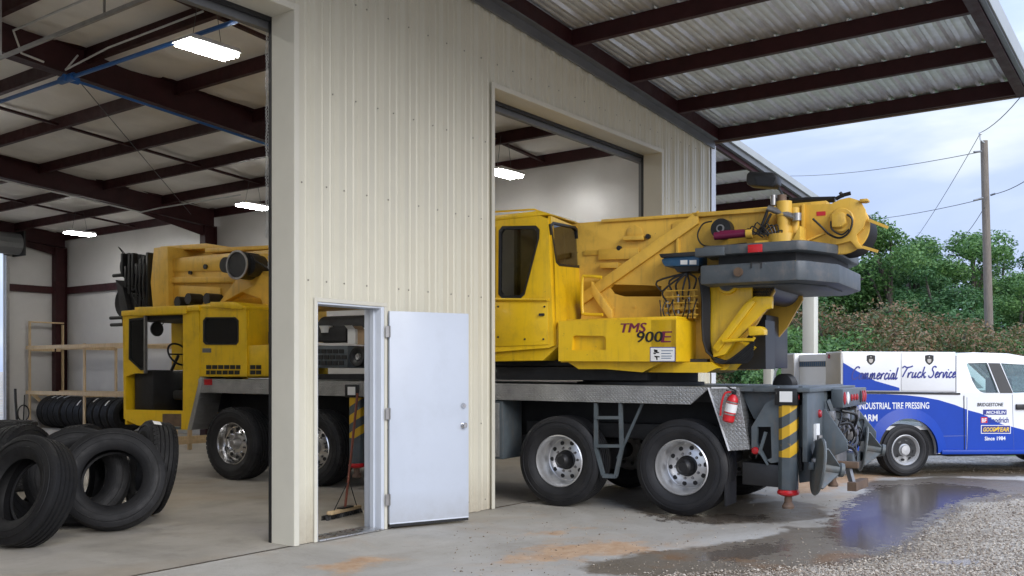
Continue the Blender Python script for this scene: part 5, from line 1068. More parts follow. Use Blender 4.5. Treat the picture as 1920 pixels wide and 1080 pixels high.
rc.panel(o2, [wn], 'yz', XA+.01, XA+.05); rc.panel(o2, [wn], 'yz', XZ-.05, XZ-.01); rc.box(XA+.0505, XZ-.0505, o2[4][0], o2[4][0]+.04, 1.5, 2.5); rc.prism([(o2[4][0], 2.5), (o2[0][0], 2.55), (o2[0][0], 2.6), (o2[4][0], 2.55)], 'yz', XA, XZ, 0, .01)
rc.prism(sd([(395, 566), (440, 566), (458, 574), (454, 580), (395, 576)], XA-.01), 'yz', XA-.02, XZ, 0, .006)
rco = cpart(rc, 'cab_rear', 'yel'); q = MB(); seal(q, wn, 'yz', XA, XA+.055, .02); q.build('window_seal', 'hose', rco); q = MB(); q.panel(wn, [], 'yz', XA+.02, XA+.026); q.build('window', 'glass', rco, 0)
q = MB(); eb = sd([(464, 648), (530, 645), (530, 706), (464, 706)], XA+.03); q.prism(eb, 'yz', XA+.03, XZ, 0, .01); ebo = cpart(q, 'engine_cover', 'yel')
q = MB()
for r0, off in ((684.5, 0), (694.5, 5)):
    for i in range(6):
        a = 386+i*11.2-off*.6*(1 if i else 0); b = a+(9.5 if 0 < i < 6 else 9.5-off*.6)
        if b > 450: b = 450
        q.prism(sd([(a, r0), (b, r0), (b, r0+7.5), (a, r0+7.5)], XA), 'yz', XA+.004, XA+.0095)
    for a, b in ((461, 465), (467, 476), (478, 487)): q.prism(sd([(a, r0), (b, r0), (b, r0+7.5), (a, r0+7.5)], XA), 'yz', XA+.02, XA+.0295) if a > 463 else None
q.build('vent_grille', 'black', ebo, 0)
q = MB(); q.prism(sd([(383, 711), (398, 710.5), (398, 722), (383, 722)], -.012), 'yz', -.017, -.0125); cpart(q, 'marker_lamp', 'redlens'); q = MB(); q.box(.3, .6, 7.55, 7.85, 1.99, 2.2, 0, .03); cpart(q, 'air_cleaner', 'black')
q = MB(); q.prism(sd([(379, 653), (395, 653), (395, 661), (379, 661)], XA), 'yz', XA+.004, XA+.0095); cpart(q, 'data_plate', 'grey_trim')
# gear on the deck seen through the walk door
q = MB(); dk = sd([(560, 648), (652, 648), (652, 690), (560, 690)], .35); q.prism(dk, 'yz', .35, 1.0, 0, .01); q.box(.4, 2.0, 4.9, 7.2, 1.48, 1.56, 1)
for r0 in (655, 666, 677):
    for i in range(8): a = 570+i*11+(5 if r0 == 666 else 0); q.prism(sd([(a, r0), (a+9, r0), (a+9, r0+7.5), (a, r0+7.5)], .35), 'yz', .34, .3499, 1) if a < 644 else None
q.prism(sd([(560, 612), (648, 614), (648, 640), (560, 640)], .6), 'yz', .6, 1.0, 1); cpart(q, 'deck_locker', ['cgrey', 'dark'])
q = MB(); s_, z = CF.side(670, 669, .2); q.lathe([(.05, .02), (.075, -.01), (.095, -.02), (.125, -.02), (.14, .0), (.14, .1), (0, .1)], (.2, s_, z), (1, 0, 0), 28, 0); q.lathe([(0, .01), (.04, .0), (.05, .02)], (.2, s_, z), (1, 0, 0), 16, 1); cpart(q, 'hose_drum', ['black', 'alu'])
q = MB(); q.cyl((.95, 4.9, 2.22), (.95, 7.3, 2.22), .2, n=22); cpart(q, 'boom_lift_tube', 'dark')

# fire extinguisher hung on the rear fender
ex = CF.side(1371, 762, -.09); wx = (CF.o[0]+CF.x[0]*-.09+CF.y[0]*ex[0], CF.o[1]+CF.x[1]*-.09+CF.y[1]*ex[0], ex[1])
fe = thing('fire_extinguisher', 'red fire extinguisher strapped to the diamond plate fender of the crane', 'extinguisher', wx, CZ); fe.rotation_euler = (R(12), 0, CZ)
q = MB(); q.lathe([(0, -.17), (.05, -.17), (.062, -.155), (.062, .06), (.055, .09), (.03, .12), (.02, .13), (0, .13)], (0, 0, 0), (0, 0, 1), 24); q.build('cylinder', 'redp', fe)
q = MB(); q.lathe([(.0631, -.06), (.0635, -.06), (.0635, .03), (.0631, .03)], (0, 0, 0), (0, 0, 1), 24); q.build('label_band', 'label', fe)
q = MB(); q.box(-.02, .02, -.02, .02, .13, .165, 0, .004); q.beam((0, -.02, .17), (0, .10, .20), .02, .012); q.beam((0, -.02, .15), (0, .09, .155), .02, .01); q.build('valve_handle', 'black', fe)
q = MB(); q.tube([(0, .03, .15), (-.02, .09, .12), (-.03, .1, 0), (-.03, .085, -.12)], .011, 7, 0, 5); q.build('hose', 'redp', fe)
q = MB(); q.lathe([(.064, -.09), (.068, -.09), (.068, -.075), (.064, -.075)], (0, 0, 0), (0, 0, 1), 24); q.lathe([(.064, .04), (.068, .04), (.068, .055), (.064, .055)], (0, 0, 0), (0, 0, 1), 24); q.box(.055, .09, -.05, .05, -.17, .12); q.build('bracket', 'steel', fe)
q = MB()
q.lathe([(.24, -.2), (.24, .2)], (0, 0, 0), (1, 0, 0), 40); [q.lathe([(.24, -.2+i*.05-.012), (.252, -.2+i*.05), (.24, -.2+i*.05+.012)], (0, 0, 0), (1, 0, 0), 40) for i in range(9)]
for sg in (-1, 1): q.lathe([(0, sg*.2), (.2, sg*.21), (.24, sg*.2)], (0, 0, 0), (1, 0, 0), 40)
s_, z = CF.side(1476, 712, 2.2); o = cpart(q, 'hose_bundle', 'hose'); o.location = (2.1, s_, 1.43); o.scale = (.62, .5, .55)

# ------------------------------------------------------------------ pickup
TZ = R(TF.deg)
pk = thing('pickup', 'white and blue service pickup with tool boxes parked beyond the crane', 'pickup', (TF.o[0], TF.o[1], 0), TZ)
W_ = 1.98
def ts(pts, xl=0.): return [TF.side(px, py, xl) for px, py in pts]
def arc(cx, cz, r, a0, a1, n): return [(cx+r*math.cos(R(a0+(a1-a0)*i/n)), cz+r*math.sin(R(a0+(a1-a0)*i/n))) for i in range(n+1)]
RW, FWH = -.01, 3.62; ZW = .40
arch_r = arc(RW, ZW-.02, .50, 186, -6, 22); arch_f = arc(FWH, ZW-.02, .50, 186, -6, 22)
body_low = [(-1.12, .44)] + [(p[0], p[1]) for p in arch_r] + [(.52, .335), (3.08, .30)] + arch_f + [(4.45, .42), (4.55, .62), (4.55, 1.0), (4.42, 1.12), (2.92, 1.22), (2.15, 1.26), (.98, 1.265), (.97, 1.27), (-1.14, 1.285)]
q = MB(); q.prism(body_low, 'yz', -.06, 0, 0); q.prism(body_low, 'yz', -W_, -W_+.06, 0)
q.box(-W_+.061, -.061, 2.3, 4.5, .5, 1.0, 0, .04); q.prism([(2.9, 1.0), (4.5, .98), (4.42, 1.12), (2.92, 1.215)], 'yz', -W_+.061, -.061, 0, .03)
q.box(-W_+.061, -.061, -1.13, -1.08, .55, 1.28, 0, .01); q.box(-W_+.061, -.061, -1.08, .9, .70, .76, 0); q.box(-W_+.061, -.061, .95, 2.3, .36, .5, 0)
body = q.build('body', 'white', pk, 30)
q = MB(); q.beam((.012, .56, .36), (.012, 3.05, .33), .05, .07, 0, .012); q.build('sill', 'blue', body, 30)
q = MB(); q.box(-W_+.08, -.061, -.75, .72, .3, .69); q.box(-W_+.08, -.061, 3.0, 4.3, .3, .9); q.box(-W_+.3, -.3, -1.0, 4.3, .30, .42); q.box(-W_+.1, -.1, .75, 3.0, .28, .36); q.build('underbody', 'dark', pk, 0)
for cx in (RW, FWH):                                     # flared arches
    q = MB()
    o_ = arc(cx, ZW-.02, .66 if cx == RW else .6, 178, 2, 24); i_ = arc(cx, ZW-.02, .50, 184, -4, 24)
    for j in range(24): q.solid([[(-.003, *o_[j]), (-.003, *o_[j+1]), (-.003, *i_[j+1]), (-.003, *i_[j])], [(.004, *o_[j]), (.004, *o_[j+1]), (.045, *i_[j+1]), (.045, *i_[j])]], 1, 0, 0)
    q.build('wheel_arch', 'blue', body, 60)
roofl = ts([(1793, 742), (1793, 664)])
ca = [(.835, 1.262), (.84, 1.80), (.95, 1.87), (1.2, 1.895), (1.8, 1.88), (2.25, 1.81), (3.0, 1.26), (2.2, 1.258)]
w1 = ts([(1819, 683), (1822, 681), (1858, 680), (1873, 737), (1846, 737), (1838, 734), (1832, 728), (1826, 714)]); w2 = ts([(1884, 681), (1915, 683)]) + [(2.2, 1.70), (2.72, 1.30)] + ts([(1900, 737)])
for x0, x1 in ((-.05, -.0), (-W_, -W_+.05)):
    q = MB(); q.panel(ca, [w1, w2], 'yz', x0, x1)
    if x0 == -.05:                                       # side leans inward towards the roof
        cabm = q
    else: cabm.add(q.v, q.f)
cabm.prism([(.84, 1.80), (.95, 1.87), (1.2, 1.895), (1.8, 1.88), (2.25, 1.81), (2.22, 1.78), (1.8, 1.84), (1.2, 1.85), (.97, 1.83), (.88, 1.77)], 'yz', -W_+.0505, -.0505); cabm.box(-W_+.0505, -.0505, .84, .88, 1.2, 1.45); cabm.box(-W_+.0505, -.0505, 2.7, 3.0, 1.0, 1.24)
cabm.v = [(v[0]+(1 if v[0] < -W_/2 else -1)*max(0, v[2]-1.27)*.20, v[1], v[2]) for v in cabm.v]
lean_x = lambda z: -max(0, z-1.27)*.20
cabo_ = cabm.build('cab', 'white', pk, 30)
def leaned(mb): mb.v = [(v[0]+(1 if v[0] < -W_/2 else -1)*max(0, v[2]-1.27)*.20, v[1], v[2]) for v in mb.v]; return mb
for wn in (w1, w2):
    for x0 in (-.028, -W_+.024):
        q = MB(); q.panel(wn, [], 'yz', x0, x0+.004); leaned(q).build('side_window', 'glass', cabo_, 0)
q = MB(); q.panel(ts([(1860, 680.5), (1882, 681), (1899, 737), (1875, 737)]), [], 'yz', .0005, .004); leaned(q).build('door_pillar', 'black', cabo_, 0)
q = MB(); q.add([(-.3, 2.28, 1.78), (-W_+.3, 2.28, 1.78), (-W_+.1, 2.96, 1.26), (-.1, 2.96, 1.26)], [(0, 1, 2, 3)]); q.build('windscreen', 'glass', cabo_, 0)
q = MB(); q.add([(-.25, .86, 1.46), (-W_+.25, .86, 1.46), (-W_+.3, .87, 1.78), (-.3, .87, 1.78)], [(0, 1, 2, 3)]); q.build('rear_window', 'glass', cabo_, 0)
q = MB(); q.box(-.8, -.3, 1.9, 2.05, .9, 1.5, 0, .05); q.box(-1.7, -1.2, 1.9, 2.05, .9, 1.5, 0, .05); q.build('seat_row', 'dark', cabo_, 30)
# seams, handle
def seam(name, pts): q = MB(); a = ts(pts); q.tube([(.0, *p) for p in a], .004, 5); q.build(name, 'grey_trim', body)
seam('door_seam', [(1813, 745), (1813, 844)]); seam('door_seam', [(1898, 740), (1901, 845)]); seam('door_seam', [(1757, 818), (1812, 817)])
q = MB(); a = ts([(1795.5, 665), (1795.5, 738), (1807, 742), (1808, 846)]); q.beam((.001, *a[2]), (.001, *a[3]), .006, .022, up=(1, 0, 0)); q.build('cab_gap', 'black', body, 0)
q = MB(); q.box(-.47, -.008, .812, .836, 1.27, 1.84); q.build('cab_gap', 'black', body, 0)
q = MB(); hd_ = ts([(1904, 758), (1925, 758), (1925, 768), (1904, 768)]); q.prism(hd_, 'yz', .0, .03, 0, .006); q.build('door_handle', 'black', body)
# blue wrap
q = MB(); ar = arc(RW, ZW-.02, .505, 186, -6, 22)
q.panel([(-1.11, .45)] + ar + [(.525, .345), (1.0, .34)] + ts([(1813, 768), (1790, 759), (1760, 750), (1730, 744.5), (1700, 741), (1660, 739)]) + [(-1.11, 1.262)], [], 'yz', .0006, .003)
q.panel([(1.012, .34), (3.05, .305)] + arc(FWH, ZW-.02, .505, 186, 120, 8) + [(3.2, 1.02), (2.6, .90)] + ts([(1920, 806), (1897, 800), (1880, 796), (1866, 790), (1850, 780), (1836, 774.5), (1815, 769)]), [], 'yz', .0006, .003); q.build('vinyl_wrap', 'blue', body, 0)
# tool boxes along both bed rails
for x0, x1 in ((-.47, .0), (-W_, -W_+.47)):
    q = MB(); bx = ts([(1578, 659), (1792, 660), (1792, 735), (1577, 734)]); q.prism(bx, 'yz', x0, x1, 0, .008)
    near = x0 > -1
    q.box(x0+.015, x1-.012, bx[0][0]-.012, bx[0][0]-.0005, bx[3][1]+.0, bx[0][1]-.02, 1, .003); q.cyl((x0+.12, bx[0][0]-.022, bx[0][1]-.07), (x0+.12, bx[0][0]-.0125, bx[0][1]-.07), .035, n=12, mi=2)
    tb = q.build('tool_box', ['white', 'beige', 'redlens'], pk, 30)
    if near:
        for a, b in ((1580, 1686.5), (1689.5, 1790)):
            d = ts([(a, 661.5), (b, 662), (b, 733), (a, 732.5)]); q = MB(); q.prism(d, 'yz', .0005, .012, 0, .004); do = q.build('box_door', 'white', tb, 30)
        q = MB(); q.panel(ts([(1580, 680), (1605, 695), (1640, 714), (1685, 727), (1686, 732.5), (1580, 732)]), [], 'yz', .0122, .0135); q.build('box_wrap', 'blue', tb, 0)
        q = MB(); a = ts([(1575, 735.5), (1800, 738.5)]); q.beam((-.02, a[0][0], a[0][1]), (-.02, a[1][0], a[1][1]), .06, .03); q.build('bed_rail', 'black', tb, 0)
        for cx in (1632, 1741.5):
            sh = [(-8, -8.5), (0, -10), (8, -8.5), (8, 1), (5, 6), (0, 9.5), (-5, 6), (-8, 1)]
            q = MB(); q.panel(ts([(cx+a, 675+b) for a, b in sh]), [], 'yz', .0125, .0142, 0); q.panel(ts([(cx+a*.45, 677+b*.42) for a, b in sh]), [], 'yz', .0143, .015, 1); q.panel(ts([(cx+a, 669+b) for a, b in ((-1.5, 1), (0, -2), (1.5, 1))]), [], 'yz', .0143, .015, 1); q.build('emblem', ['hose', 'beige'], tb, 0)
q = MB(); q.box(-W_+.475, -.475, -1.0, -.95, 1.28, 1.87, 0, .004); q.box(-W_+.475, -.475, -1.006, -1.0005, 1.67, 1.76, 1)
for i in range(15): q.box(-W_+.52+i*.065, -W_+.55+i*.065, -1.012, -1.0065, 1.68, 1.75, 2)
q.build('bulkhead', ['white', 'grey_trim', 'bluebox'], pk, 0)
q = MB(); q.box(-W_+.1, -.1, -1.3, -1.12, .5, .64, 0, .02); q.build('rear_bumper', 'steel', pk, 30)
q = MB(); q.tube([(-W_-.02, -1.0, 1.9), (-W_-.1, -1.15, 1.6), (-W_-.2, -1.2, 1.0)], .02, 6); q.build('ladder_rack_bar', 'white', pk)
q = MB(); q.box(-.2, -.02, -1.15, -1.1, 1.0, 1.25, 0, .01); q.build('tail_light', 'redlens', pk)
def tw_(y, far):
    wh = tyre_mb(.395, .225, .26, 3).build('wheel', 'rubber', pk, 30); wh.location = (-W_+.15 if far else -.13, y, .395); wh.rotation_euler = (0, 0, 0 if far else math.pi)
    q = MB(); q.lathe([(.228, -.085), (.236, -.10), (.226, -.105), (.20, -.08), (.185, -.045), (.175, -.03), (.105, -.06), (.075, -.085), (.0, -.09)], (0, 0, 0), (1, 0, 0), 48)
    for i in range(8):
        a = R(45*i+10); c, s_ = math.cos(a), math.sin(a); P_ = lambda t, r_: (-.052-.02*(.17-r_)/.06, c*r_-s_*t, s_*r_+c*t)
        q.solid([[tuple(P_(.028*math.cos(k), .152+.02*math.sin(k))) for k in [2*math.pi*m_/10 for m_ in range(10)]], [(p[0]-.012, p[1], p[2]) for p in [P_(.028*math.cos(k), .152+.02*math.sin(k)) for k in [2*math.pi*m_/10 for m_ in range(10)]]]], 1, 1, 0)
    q.lathe([(.078, -.085), (.07, -.105), (0, -.11)], (0, 0, 0), (1, 0, 0), 24)
    q.build('rim', ['silver', 'black'], wh)
for y in (RW, FWH):
    for far in (0, 1): tw_(y, far)
def tlet(name, body_, a, b, m_, shear=0., bold=0., xl=.0032, par=None):
    (s0, z0), (s1, z1) = TF.side(*a, 0), TF.side(*b, 0); vs, fs = text_fit(body_, s1-s0, z1-z0, shear, bold); mb = MB(); mb.add([(xl, s0+v[0], z0+v[1]) for v in vs], fs); return mb.build(name, m_, par or body, 0)
def plate(name, a, b, m_, xl, par=None):
    p = ts([(a[0], a[1]), (b[0], a[1]), (b[0], b[1]), (a[0], b[1])]); mb = MB(); mb.panel(p, [], 'yz', xl-.0006, xl); return mb.build(name, m_, par or body, 0)
tlet('lettering', 'INDUSTRIAL TIRE PRESSING', (1610, 767.5), (1742, 754), 'white', 0, .02, .0045); tlet('lettering', 'FARM', (1612, 790), (1645, 777), 'white', 0, .02, .0045)
tlet('lettering', 'BRIDGESTONE', (1832, 762), (1881, 755), 'hose', .12, .02, .0045)
plate('lettering_panel', (1843, 768), (1887, 777.5), 'navy', .0042); tlet('lettering', 'MICHELIN', (1849, 776), (1885, 770), 'white', .15, .02, .0052)
plate('lettering_panel', (1839, 782), (1851, 793), 'redp', .0042); tlet('lettering', 'BF', (1840.5, 792), (1849.5, 784), 'white', 0, .02, .0052); tlet('lettering', 'Goodrich', (1852, 793), (1891, 782), 'navy', .1, .01, .0052)
plate('lettering_panel', (1839, 797), (1895, 813), 'label', .0042); plate('lettering_panel', (1840.2, 798.2), (1893.8, 811.8), 'navy', .0049)
M['yvinyl'] = mat('yellow_vinyl', (.75, .5, .03), .4); tlet('lettering', 'GOOD', (1843, 809.5), (1867, 801), 'yvinyl', .2, .03, .0056); tlet('lettering', 'YEAR', (1869, 809.5), (1892, 801), 'yvinyl', .2, .03, .0056)
q = MB(); q.panel(ts([(1862, 807), (1867, 803), (1872, 799.5), (1873, 802), (1869, 806), (1866, 808)]), [], 'yz', .0057, .0062); q.build('emblem', 'yvinyl', body, 0)
tlet('lettering', 'Since 1984', (1846, 826), (1885, 818), 'white', 0, .025, .0045)
# brush script: strokes per letter, x-height 1
GL = {'C': (1.5, [[(1.35, 1.75), (1.1, 2.0), (.7, 1.9), (.3, 1.3), (.2, .6), (.45, .05), (.9, 0), (1.3, .35)]]),
 'T': (1.25, [[(.0, 1.7), (.3, 2.0), (.8, 1.8), (1.5, 1.95), (1.75, 2.1)], [(.95, 1.85), (.7, 1.1), (.45, .1)]]),
 'S': (1.3, [[(1.25, 1.75), (1.0, 2.0), (.6, 1.85), (.55, 1.4), (.9, 1.0), (1.0, .5), (.7, .05), (.25, .1), (.05, .4)]]),
 'o': (.85, [[(.6, .95), (.3, .9), (.12, .5), (.25, .05), (.55, .1), (.72, .5), (.6, .95), (.95, .75)]]),
 'm': (1.35, [[(.1, .9), (.12, 0), (.2, .6), (.42, .98), (.5, .7), (.5, 0), (.6, .6), (.85, .98), (.95, .7), (.95, .1), (1.3, .2)]]),
 'e': (.8, [[(.15, .4), (.5, .6), (.6, .85), (.4, 1.0), (.18, .7), (.15, .25), (.4, 0), (.8, .3)]]),
 'r': (.75, [[(.1, .9), (.15, 0), (.2, .5), (.45, .95), (.65, .85)]]), 'c': (.75, [[(.6, .8), (.4, 1.0), (.15, .6), (.2, .1), (.45, 0), (.75, .25)]]),
 'i': (.5, [[(.15, .95), (.15, .2), (.3, 0), (.5, .25)], [(.2, 1.35), (.27, 1.45)]]),
 'a': (.95, [[(.65, .9), (.35, .95), (.12, .5), (.25, .05), (.5, .15), (.68, .9), (.65, .2), (.75, 0), (.95, .25)]]),
 'l': (.5, [[(.2, 1.9), (.15, .9), (.12, .2), (.25, 0), (.5, .25)]]), 'u': (.95, [[(.12, .95), (.12, .2), (.3, 0), (.55, .3), (.65, .95), (.62, .2), (.75, 0), (.95, .25)]]),
 'k': (.9, [[(.2, 1.95), (.12, 0)], [(.65, .98), (.2, .45), (.45, .45), (.65, 0), (.9, .2)]]), 'v': (.75, [[(.1, .95), (.25, .05), (.4, .2), (.62, .98), (.78, .85)]])}
def script(word, a, b, m_, par):
    x = 0; ps = []
    for ch_ in word: w_, st = GL[ch_]; ps += [[(x+p[0]+p[1]*.28, p[1]) for p in s_] for s_ in st]; x += w_
    (s0, z0), (s1, z1) = TF.side(*a, 0), TF.side(*b, 0); X = [p[0] for s_ in ps for p in s_]; Y = [p[1] for s_ in ps for p in s_]
    kx = (s1-s0)/(max(X)-min(X)); kz = (z1-z0)/(max(Y)-min(Y)); mb = MB(); n = 0
    for s_ in ps:
        pts = [Vector((s0+(p[0]-min(X))*kx, z0+(p[1]-min(Y))*kz)) for p in s_]; Q = []
        for i in range(len(pts)-1):
            p_, b_, c_, d_ = pts[max(i-1, 0)], pts[i], pts[i+1], pts[min(i+2, len(pts)-1)]
            for k in range(5): t = k/5; Q.append(.5*((2*b_)+(c_-p_)*t+(2*p_-5*b_+4*c_-d_)*t*t+(3*b_-p_-3*c_+d_)*t**3))
        Q.append(pts[-1]); hw = Vector((.011, .016)); vs = []; fs = []; n += 1; xl = .0146+.0002*n
        for p in Q: vs += [(xl, p.x-hw.x, p.y-hw.y*.4), (xl, p.x+hw.x, p.y+hw.y*.4)]
        for dx, dz in ((0, 0), ):
            for i in range(len(Q)-1): fs.append((2*i, 2*i+1, 2*i+3, 2*i+2))
        mb.add(vs, fs)
        vs = []; fs = []
        for i, p in enumerate(Q): 
            tn = (Q[min(i+1, len(Q)-1)]-Q[max(i-1, 0)]).normalized(); nn = Vector((-tn.y, tn.x))*.011; vs += [(xl+.0001, p.x-nn.x, p.y-nn.y), (xl+.0001, p.x+nn.x, p.y+nn.y)]
        for i in range(len(Q)-1): fs.append((2*i, 2*i+1, 2*i+3, 2*i+2))
        mb.add(vs, fs)
    return mb.build('lettering', m_, par, 0)
script('Commercial', (1597, 711), (1683, 688), 'navy', tb.parent.children[0] if 0 else body); script('Truck', (1691, 708), (1735, 686), 'navy', body); script('Service', (1740, 708), (1791, 687), 'navy', body)

# ------------------------------------------------------------------ tyres lying about the left bay
def tyre_thing(name, label, loc, axis, Ro=.51, w_=.29, group='loose black truck tyres', proto=None, spin=0., lug=44, mark=False):
    t_ = thing(name, label, 'tyre', loc, 0, group); t_.rotation_mode = 'QUATERNION'; t_.rotation_quaternion = Vector(axis).to_track_quat('X', 'Z') @ Matrix.Rotation(spin, 3, 'X').to_quaternion()
    if proto: c = proto.copy(); COL.objects.link(c); c.parent = t_
    else: c = tyre_mb(Ro, Ro*.56, w_, 4, lug).build('casing', 'rubber_new', t_, 30)
    if mark:
        q = MB(); r_ = Ro+.008
        vs = []; 
        for i in range(5):
            a = R(90-5+2.5*i); vs += [(-.06, r_*math.cos(a), r_*math.sin(a)), (.06, r_*math.cos(a), r_*math.sin(a))]
        q.add(vs, [(2*i, 2*i+1, 2*i+3, 2*i+2) for i in range(4)]); q.build('paper_label', 'label', t_, 0)
    return t_, c
def camdir(a, b, c): return (RT[0]*a-FW[0]*c, RT[1]*a-FW[1]*c, b)
def at(px, py, t): d = ray(px, py); return (d[0]*t, d[1]*t, EYE+d[2]*t)
tA, cA = tyre_thing('truck_tyre', 'nearest tyre cut off by the left edge leaning on its neighbour', at(50, 921, 8.78), camdir(-.42, .30, .86), lug=0)
tyre_thing('truck_tyre', 'upright leaning tyre whose open centre faces the viewer', at(212, 899, 9.65), camdir(.27, .33, .90), proto=cA, spin=1.)
tB, cB = tyre_thing('truck_tyre', 'lugged tyre with a white paper label on its tread', at(284, 876, 10.6), camdir(-.80, .18, .56), lug=52, spin=0.)
q = MB(); vs = []
for i in range(5):
    a = R(86+3*i); r_ = .521; vs += [(.03, r_*math.cos(a), r_*math.sin(a)), (.115, r_*math.cos(a), r_*math.sin(a))]
q.add(vs, [(2*i, 2*i+1, 2*i+3, 2*i+2) for i in range(4)]); lb_ = q.build('paper_label', 'label', tB, 0); lb_.rotation_euler = (R(-20), 0, 0)
tyre_thing('truck_tyre', 'tyre mostly hidden behind the two leaning front tyres', at(146, 894, 9.98), camdir(.3, .3, .9), proto=cA, spin=2.)
tyre_thing('truck_tyre', 'tyre whose tread arch shows above the open centred tyre', at(156, 884, 10.4), camdir(.98, .10, .10), proto=cB, spin=.5)
tyre_thing('truck_tyre', 'tyre seen edge on through the open centre of the nearest tyre', at(40, 890, 9.75), camdir(.97, .12, .14), proto=cB, spin=.9)
def ground_pt(lat, fwd): return (RT[0]*lat+FW[0]*fwd, RT[1]*lat+FW[1]*fwd)
p0 = ground_pt(-6.82, 13.0); p1 = ground_pt(-6.75, 13.1); p2 = ground_pt(-6.98, 12.95)
tyre_thing('truck_tyre', 'lying tyre at the foot of the flat stack', (p0[0], p0[1], .155), (0, 0, 1), w_=.3, proto=cB)
tyre_thing('truck_tyre', 'lying tyre in the middle of the flat stack', (p1[0], p1[1], .465), (0.01, 0, 1), proto=cA, spin=.4)
tyre_thing('truck_tyre', 'lying tyre on top of the flat stack by the left edge', (p2[0], p2[1], .775), (0, .01, 1), proto=cB, spin=.2)
tR = None
for i in range(12):
    x = 14.08; y = 23.1+i*.335; w_ = ('third' , 'fifth')[i % 2]
    nm = ['nearest the crane', 'second from the crane', 'third from the crane', 'fourth from the crane', 'fifth from the crane', 'sixth from the crane', 'sixth from the wall corner', 'fifth from the wall corner', 'fourth from the wall corner', 'third from the wall corner', 'second from the wall corner', 'nearest the wall corner'][i]
    mark = i in (1, 3, 5, 8, 9, 10)
    tr_, cR_ = tyre_thing('truck_tyre', 'standing tyre in the row under the rack, ' + nm, (x+rng.uniform(-.02, .02), y, .455), (0, 1, .02), .45, .29, 'row of standing tyres under the rack', tR, rng.uniform(0, 6), 0)
    tR = tR or cR_
    if mark:
        q = MB(); vs = []; sp = tr_.rotation_quaternion.inverted()
        base = (R(125), R(112), R(128), R(95), R(100), R(97))[(1, 3, 5, 8, 9, 10).index(i)]
        for k in range(6):
            a = base+R(4.5*k); wv = sp @ Vector((math.cos(a), 0, math.sin(a))); c_ = wv*.456; vs += [tuple(c_+Vector((-.03, 0, 0))), tuple(c_+Vector((.03, 0, 0)))]
        q.add(vs, [(2*k, 2*k+1, 2*k+3, 2*k+2) for k in range(5)]); q.build('paper_label', 'label', tr_, 0)

# ------------------------------------------------------------------ pine rack, low frame, broom, boxes
rk_ = thing('wooden_rack', 'pale pine lumber rack with tall end frame along the side wall', 'rack', (13.6, 27.2, 0))
def stud(x, y0, y1, z0, z1, x1=None, name='rail', d=.09):
    q = MB(); q.box(x-13.6, (x1 if x1 else x+.04)-13.6, y0-27.2, y1-27.2, z0, z1, 0, .003); return q.build(name, 'wood', rk_, 0)
for x, y, h in ((13.6, 27.2, 2.98), (14.56, 27.2, 2.95), (13.6, 24.3, 2.34), (14.56, 24.4, 2.3), (13.6, 21.6, 2.34), (14.56, 21.6, 2.3)): stud(x, y-.045, y+.045, 0, h, name='post')
for z in (2.27, 1.0): stud(13.555, 21.4, 27.3, z-.05, z+.05); stud(14.52, 21.4, 27.3, z-.05, z+.05)
for y in (27.25, 24.35, 21.65): stud(13.641, y-.02+.03, y+.02+.03, 2.17, 2.26, 14.559); stud(13.641, y+.01, y+.05, .90, .99, 14.559)
stud(13.6, 27.155, 27.245, 2.981, 3.02, 14.6)
q = MB(); q.beam((.5, -1.6, 0.02), (.5, -.05, .95), .04, .09); q.beam((.02, -.1, 1.0), (.9, -.1, .1), .04, .09); q.build('brace', 'wood', rk_, 0)
lf = thing('timber_trestle', 'low pine timber trestle on the floor beyond the front wheel', 'trestle', (11.6, 16.9, 0))
q = MB(); q.box(-1.4, 1.2, -.02, .02, .12, .21, 0, .003); q.box(-1.4, 1.2, .9, .94, .12, .21, 0, .003); q.build('rail', 'wood', lf, 0)
for x in (-.9, .1, 1.0): MB().box(x, x+.09, .021, .06, 0, .5, 0, .003).build('post', 'wood', lf, 0)
dl = thing('hand_truck', 'dark hand truck standing by the back door at the left edge', 'hand truck', (12.75, 26.3, 0), R(20))
q = MB(); q.tube([(.1, 0, .2), (.1, .05, .8), (.14, .1, 1.12)], .035, 8); q.box(-.1, .5, -.2, .1, .18, .24, 0, .01); q.build('mast', 'black', dl)
q = MB(); q.tube([(.3+.2*math.cos(a), -.02, .45+.22*math.sin(a)) for a in [2*math.pi*i/20 for i in range(21)]], .018, 6); q.tube([(.3, -.02, .25), (.34, -.02, .95)], .016, 6); q.build('hoop_handle', 'black', dl)
for x in (-.05, .45): q = MB(); q.lathe([(0, -.03), (.1, -.03), (.12, -.02), (.12, .02), (.1, .03), (0, .03)], (x, -.05, .12), (1, 0, 0), 20); q.build('wheel', 'rubber_new', dl)
bx_ = on_ground(642, 968); b0 = on_ground(610, 976); b1 = on_ground(684, 958)
br_ = thing('push_broom', 'push broom with wooden head leaning inside the walk door', 'broom', (bx_[0], bx_[1], 0), math.atan2(b1[1]-b0[1], b1[0]-b0[0]))
q = MB(); q.box(-.26, .34, -.035, .035, .045, .085, 0, .012); q.build('head', 'wood', br_, 30)
q = MB()
for i in range(60): x = -.35+.68*i/59; q.beam((x, -.02, .05), (x+rng.uniform(-.02, .02), -.03+rng.uniform(-.01, .01), .0), .012, .012); q.beam((x, .02, .05), (x+rng.uniform(-.02, .02), .03, .0), .012, .012)
q.build('bristles', 'hose', br_, 0)
q = MB(); q.tube([(.05, 0, .08), (.17, .0, .65), (.30, -.0, 1.35)], .014, 8); q.build('handle', 'handle', br_)
q = MB(); q.tube([(-.16, 0, .085), (.10, .0, .36)], .006, 6); q.tube([(.28, 0, .085), (.12, .0, .40)], .006, 6); q.box(-.05, .17, -.038, .038, .086, .1); q.build('brace', 'black', br_)
